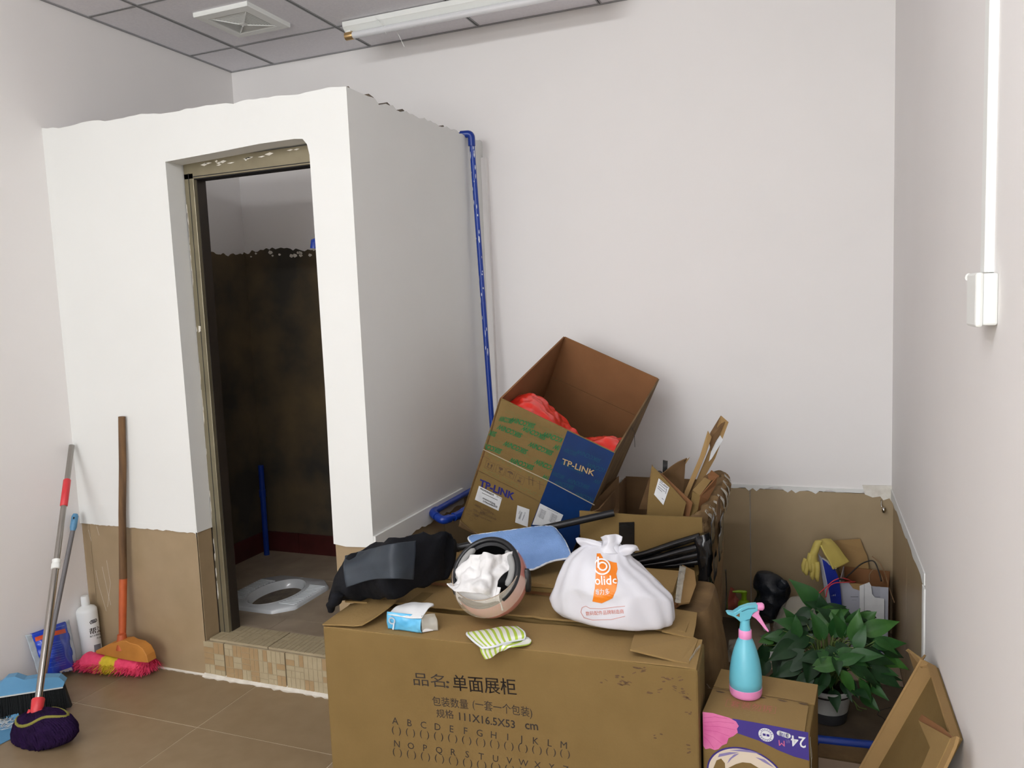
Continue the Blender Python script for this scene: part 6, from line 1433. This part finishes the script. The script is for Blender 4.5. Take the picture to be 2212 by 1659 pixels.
def leaf_obj(base, tipdir, nrm, L_, W_, m_, seed):
    stk = MB().tube([PP+Vector((.02*math.cos(seed*2.1),.02*math.sin(seed*2.1),.11)), PP.lerp(base,.5)+Vector((0,0,.11+.03*math.sin(seed))), base], [.0022,.002,.0016], 6)
    o = obj('leaf', leaf(base, tipdir, nrm, L_, W_, .22+.1*math.sin(seed*3.3), .22+.12*math.cos(seed), seed), m_, pt, smooth=True, recalc=False)
    obj('stalk', stk, stem_m, o, smooth=True)
# leaves seen in front, as (x, y, depth, direction on the picture in degrees, length in px, width ratio, tone)
LV = [(1764,1306,-.60,132,60,.62,0),(1788,1322,-.60,150,46,.6,1),(1778,1330,-.62,100,40,.7,1),(1806,1322,-.62,170,36,.6,2),(1752,1318,-.62,205,40,.6,1),(1768,1354,-.72,43,58,.68,2),(1716,1350,-.74,118,36,.6,0),(1865,1366,-.76,24,64,.52,2),(1846,1384,-.80,84,54,.60,2),(1860,1346,-.66,50,34,.9,2),
 (1836,1330,-.62,160,44,.6,1),(1890,1336,-.64,165,40,.6,1),(1780,1320,-.62,20,40,.6,1),(1745,1330,-.62,200,46,.6,1),(1913,1420,-.78,338,42,.5,2),(1762,1440,-.94,14,62,.48,2),(1669,1378,-.82,186,28,.8,2),
 (1700,1376,-.82,176,40,.6,0),(1655,1424,-.84,240,40,.7,1),(1650,1395,-.84,262,44,.6,1),(1690,1400,-.86,250,60,.5,1),(1883,1443,-.84,328,58,.55,1),(1905,1400,-.78,340,44,.55,1),(1888,1392,-.80,10,56,.5,0),
 (1730,1360,-.78,150,52,.62,0),(1742,1372,-.82,190,66,.6,1),(1716,1392,-.86,200,58,.62,1),(1736,1410,-.88,215,62,.62,1),(1760,1408,-.90,250,58,.7,1),(1790,1400,-.88,300,50,.6,1),(1800,1372,-.80,70,48,.7,0),
 (1822,1374,-.80,110,46,.6,0),(1776,1378,-.84,110,50,.62,0),(1812,1408,-.88,340,52,.6,0),(1838,1416,-.88,10,54,.5,0),(1860,1412,-.84,350,60,.56,1),(1840,1440,-.90,335,56,.52,1),(1820,1452,-.92,300,46,.5,2),
 (1786,1452,-.94,250,46,.5,1),(1752,1456,-.92,225,50,.55,1),(1728,1436,-.90,200,52,.55,1),(1706,1440,-.88,235,46,.6,0),(1896,1425,-.80,355,50,.5,2),(1876,1462,-.86,320,40,.5,1),(1858,1470,-.90,300,44,.45,0),
 (1808,1345,-.70,140,44,.6,1),(1832,1356,-.72,60,40,.6,0),(1870,1380,-.74,40,48,.5,0),(1756,1344,-.70,230,44,.6,1),(1694,1362,-.78,225,44,.5,0),(1850,1400,-.86,75,44,.55,0),(1780,1420,-.90,180,46,.6,1),(1722,1376,-.84,95,40,.55,0),(1815,1430,-.92,20,46,.5,0)]
r = random.Random(31)
for k,(x,y,dy,ang,Lp,wr,tn_) in enumerate(LV):
    b = at(x,y,y=dy); Z_ = (b-CAM).dot(fw); L_ = Lp/F_PX*Z_*1.24; a = math.radians(ang)
    td = (rt*math.cos(a)+up*math.sin(a) - fw*r.uniform(.05,.45)).normalized()
    nr2 = (-fw*.75 + Vector((0,0,1))*.6 + rt*r.uniform(-.25,.25)).normalized()
    leaf_obj(b, td, nr2, L_, L_*wr, (leaf_a,leaf_b,leaf_c)[tn_], k+1)
for k in range(105):
    th = r.uniform(0,2*PI); rad = r.uniform(.03,.17); h = r.uniform(.12,.31)
    b = PP+Vector((rad*math.cos(th), rad*math.sin(th)+.02, h)); b.x = min(b.x, XR-.09)
    td = Vector((math.cos(th), math.sin(th), r.uniform(-.7,.35))).normalized(); L_ = r.uniform(.05,.085)
    if b.x+td.x*L_ > XR-.03: td.x = -.3; td.normalize()
    leaf_obj(b, td, Vector((r.uniform(-.4,.4),-.4,.9)).normalized(), L_, L_*r.uniform(.5,.7), (leaf_a,leaf_b,leaf_b)[k % 3], k+60)
for k,(pts) in enumerate(([(1870,1440,-.84),(1882,1480,-.86),(1884,1500,-.86),(1880,1498,-.85),(1874,1470,-.85)],[(1840,1510,-.80),(1856,1528,-.80),(1872,1532,-.80)],[(1846,1516,-.80),(1852,1532,-.80),(1862,1536,-.79)])):
    obj('root', MB().tube([at(a,b,y=c) for a,b,c in pts], .002, 6), stem_m, pt, smooth=True)
cord('hair_tie', 'thin dark thread lying on the dirty floor before the plant', [(1925,1528,-.72),(1910,1532,-.73),(1900,1536,-.74),(1896,1544,-.76),(1906,1550,-.77),(1912,1556,-.78)], .0012, wire_bk, 'thread')
# ------------------------------------------------------------------ cardboard tray against the right wall, boards on the floor
XT = XR-.0125
tA, tB = Vector((XT-.004,-1.372,.486)), Vector((XT-.004,-1.735,.492))
tD, tC = Vector((3.085,-1.335,.004)), Vector((3.10,-1.72,.004))
ty = thing('cardboard_tray', (3.2,-1.53,0), 'open brown cardboard tray leaning on the right wall in the lower right corner', 'cardboard')
npn = (tB-tA).cross(tD-tA).normalized()
if npn.x > 0: npn = -npn
obj('base_panel', MB().poly([tA,tB,tC,tD], .005, npn), cb_dirty if False else cb, ty)
def band(name, p, q, o1, o2, m_, t=.005): obj(name, MB().poly([p, q, q+o2, p+o1], t, None), m_, ty)
hN = npn*.040
out_ = Vector((0,.016,0))
obj('rim', MB().poly([tA, tD, tD+hN+out_*.3, tA+hN+out_*.3], .005, (0,-1,.3)), cb_tan, ty)
obj('rim_fold', MB().poly([tA+hN+out_*.3, tD+hN+out_*.3, tD+hN*.4+out_*3.2, tA+hN*.6+out_*3.2], .005, npn), cb_tan, ty)
obj('rim', MB().poly([tA, tB, tB+npn*.022, tA+npn*.022], .005, (0,0,1)), cb_tan, ty)
tp1, tp2, tp3, tp4 = at(1958,1404,y=-1.25), at(2000,1432,y=-1.33), tA+hN+Vector((0,0,.0)), at(1978,1462,y=-1.27)
obj('corner_flap', MB().poly([at(1960,1403,y=-1.24), at(1992,1424,y=-1.30), tA+npn*.012, tA+hN+Vector((0,0,-.02)), at(1979,1462,y=-1.28)], .005, (-1,-.5,0)), cb_tan, ty)
obj('corner_lip', MB().poly([at(1956,1405,y=-1.235), at(1962,1401,y=-1.235), at(2008,1434,y=-1.345), at(1998,1438,y=-1.34)], .004, (-1,-.4,.4)), cb_top, ty)
obj('rim', MB().poly([tB, tC, tC+hN, tB+hN], .005, (0,1,.3)), cb_tan, ty)
def TPn(px_, py_, o): return at_plane(px_, py_, tB+npn*o, npn)
obj('inner_flap', MB().poly([TPn(a_,b_,.050) for a_,b_ in ((1984,1556),(2053,1594),(2040,1622),(2018,1668),(1986,1668),(2009,1615))], .005, npn), cb_top, ty)
obj('inner_lip', MB().poly([TPn(a_,b_,.046) for a_,b_ in ((1991,1543),(2034,1571),(2055,1592),(2049,1594),(1984,1555))], .005, npn), cb_in, ty)
obj('rim_edge', MB().poly([TPn(a_,b_,.048) for a_,b_ in ((2053,1594),(2066,1590),(2060,1612),(2034,1668),(2018,1668),(2040,1622))], .006, npn), cb_tan, ty)
fb = Vector((0,0,0))
b1_ = [at(1770,1592,z=.012), at(1915,1614,z=.012), at(1895,1652,z=.012), at(1768,1632,z=.012)]
tag(obj('floor_cardboard', MB().poly(b1_, .010, (0,0,1)), cb_dirty, loc=b1_[0]), 'brown cardboard strip lying on the floor in front of the blue floor pipe', 'cardboard')
b2_ = [at(1768,1636,z=.008), at(1893,1656,z=.008), at(1890,1690,z=.008), at(1768,1670,z=.008)]
tag(obj('floor_cardboard', MB().poly(b2_, .006, (0,0,1)), board_m, loc=b2_[0]), 'pinkish board strip on the floor nearest the camera beside the nappy carton', 'cardboard')
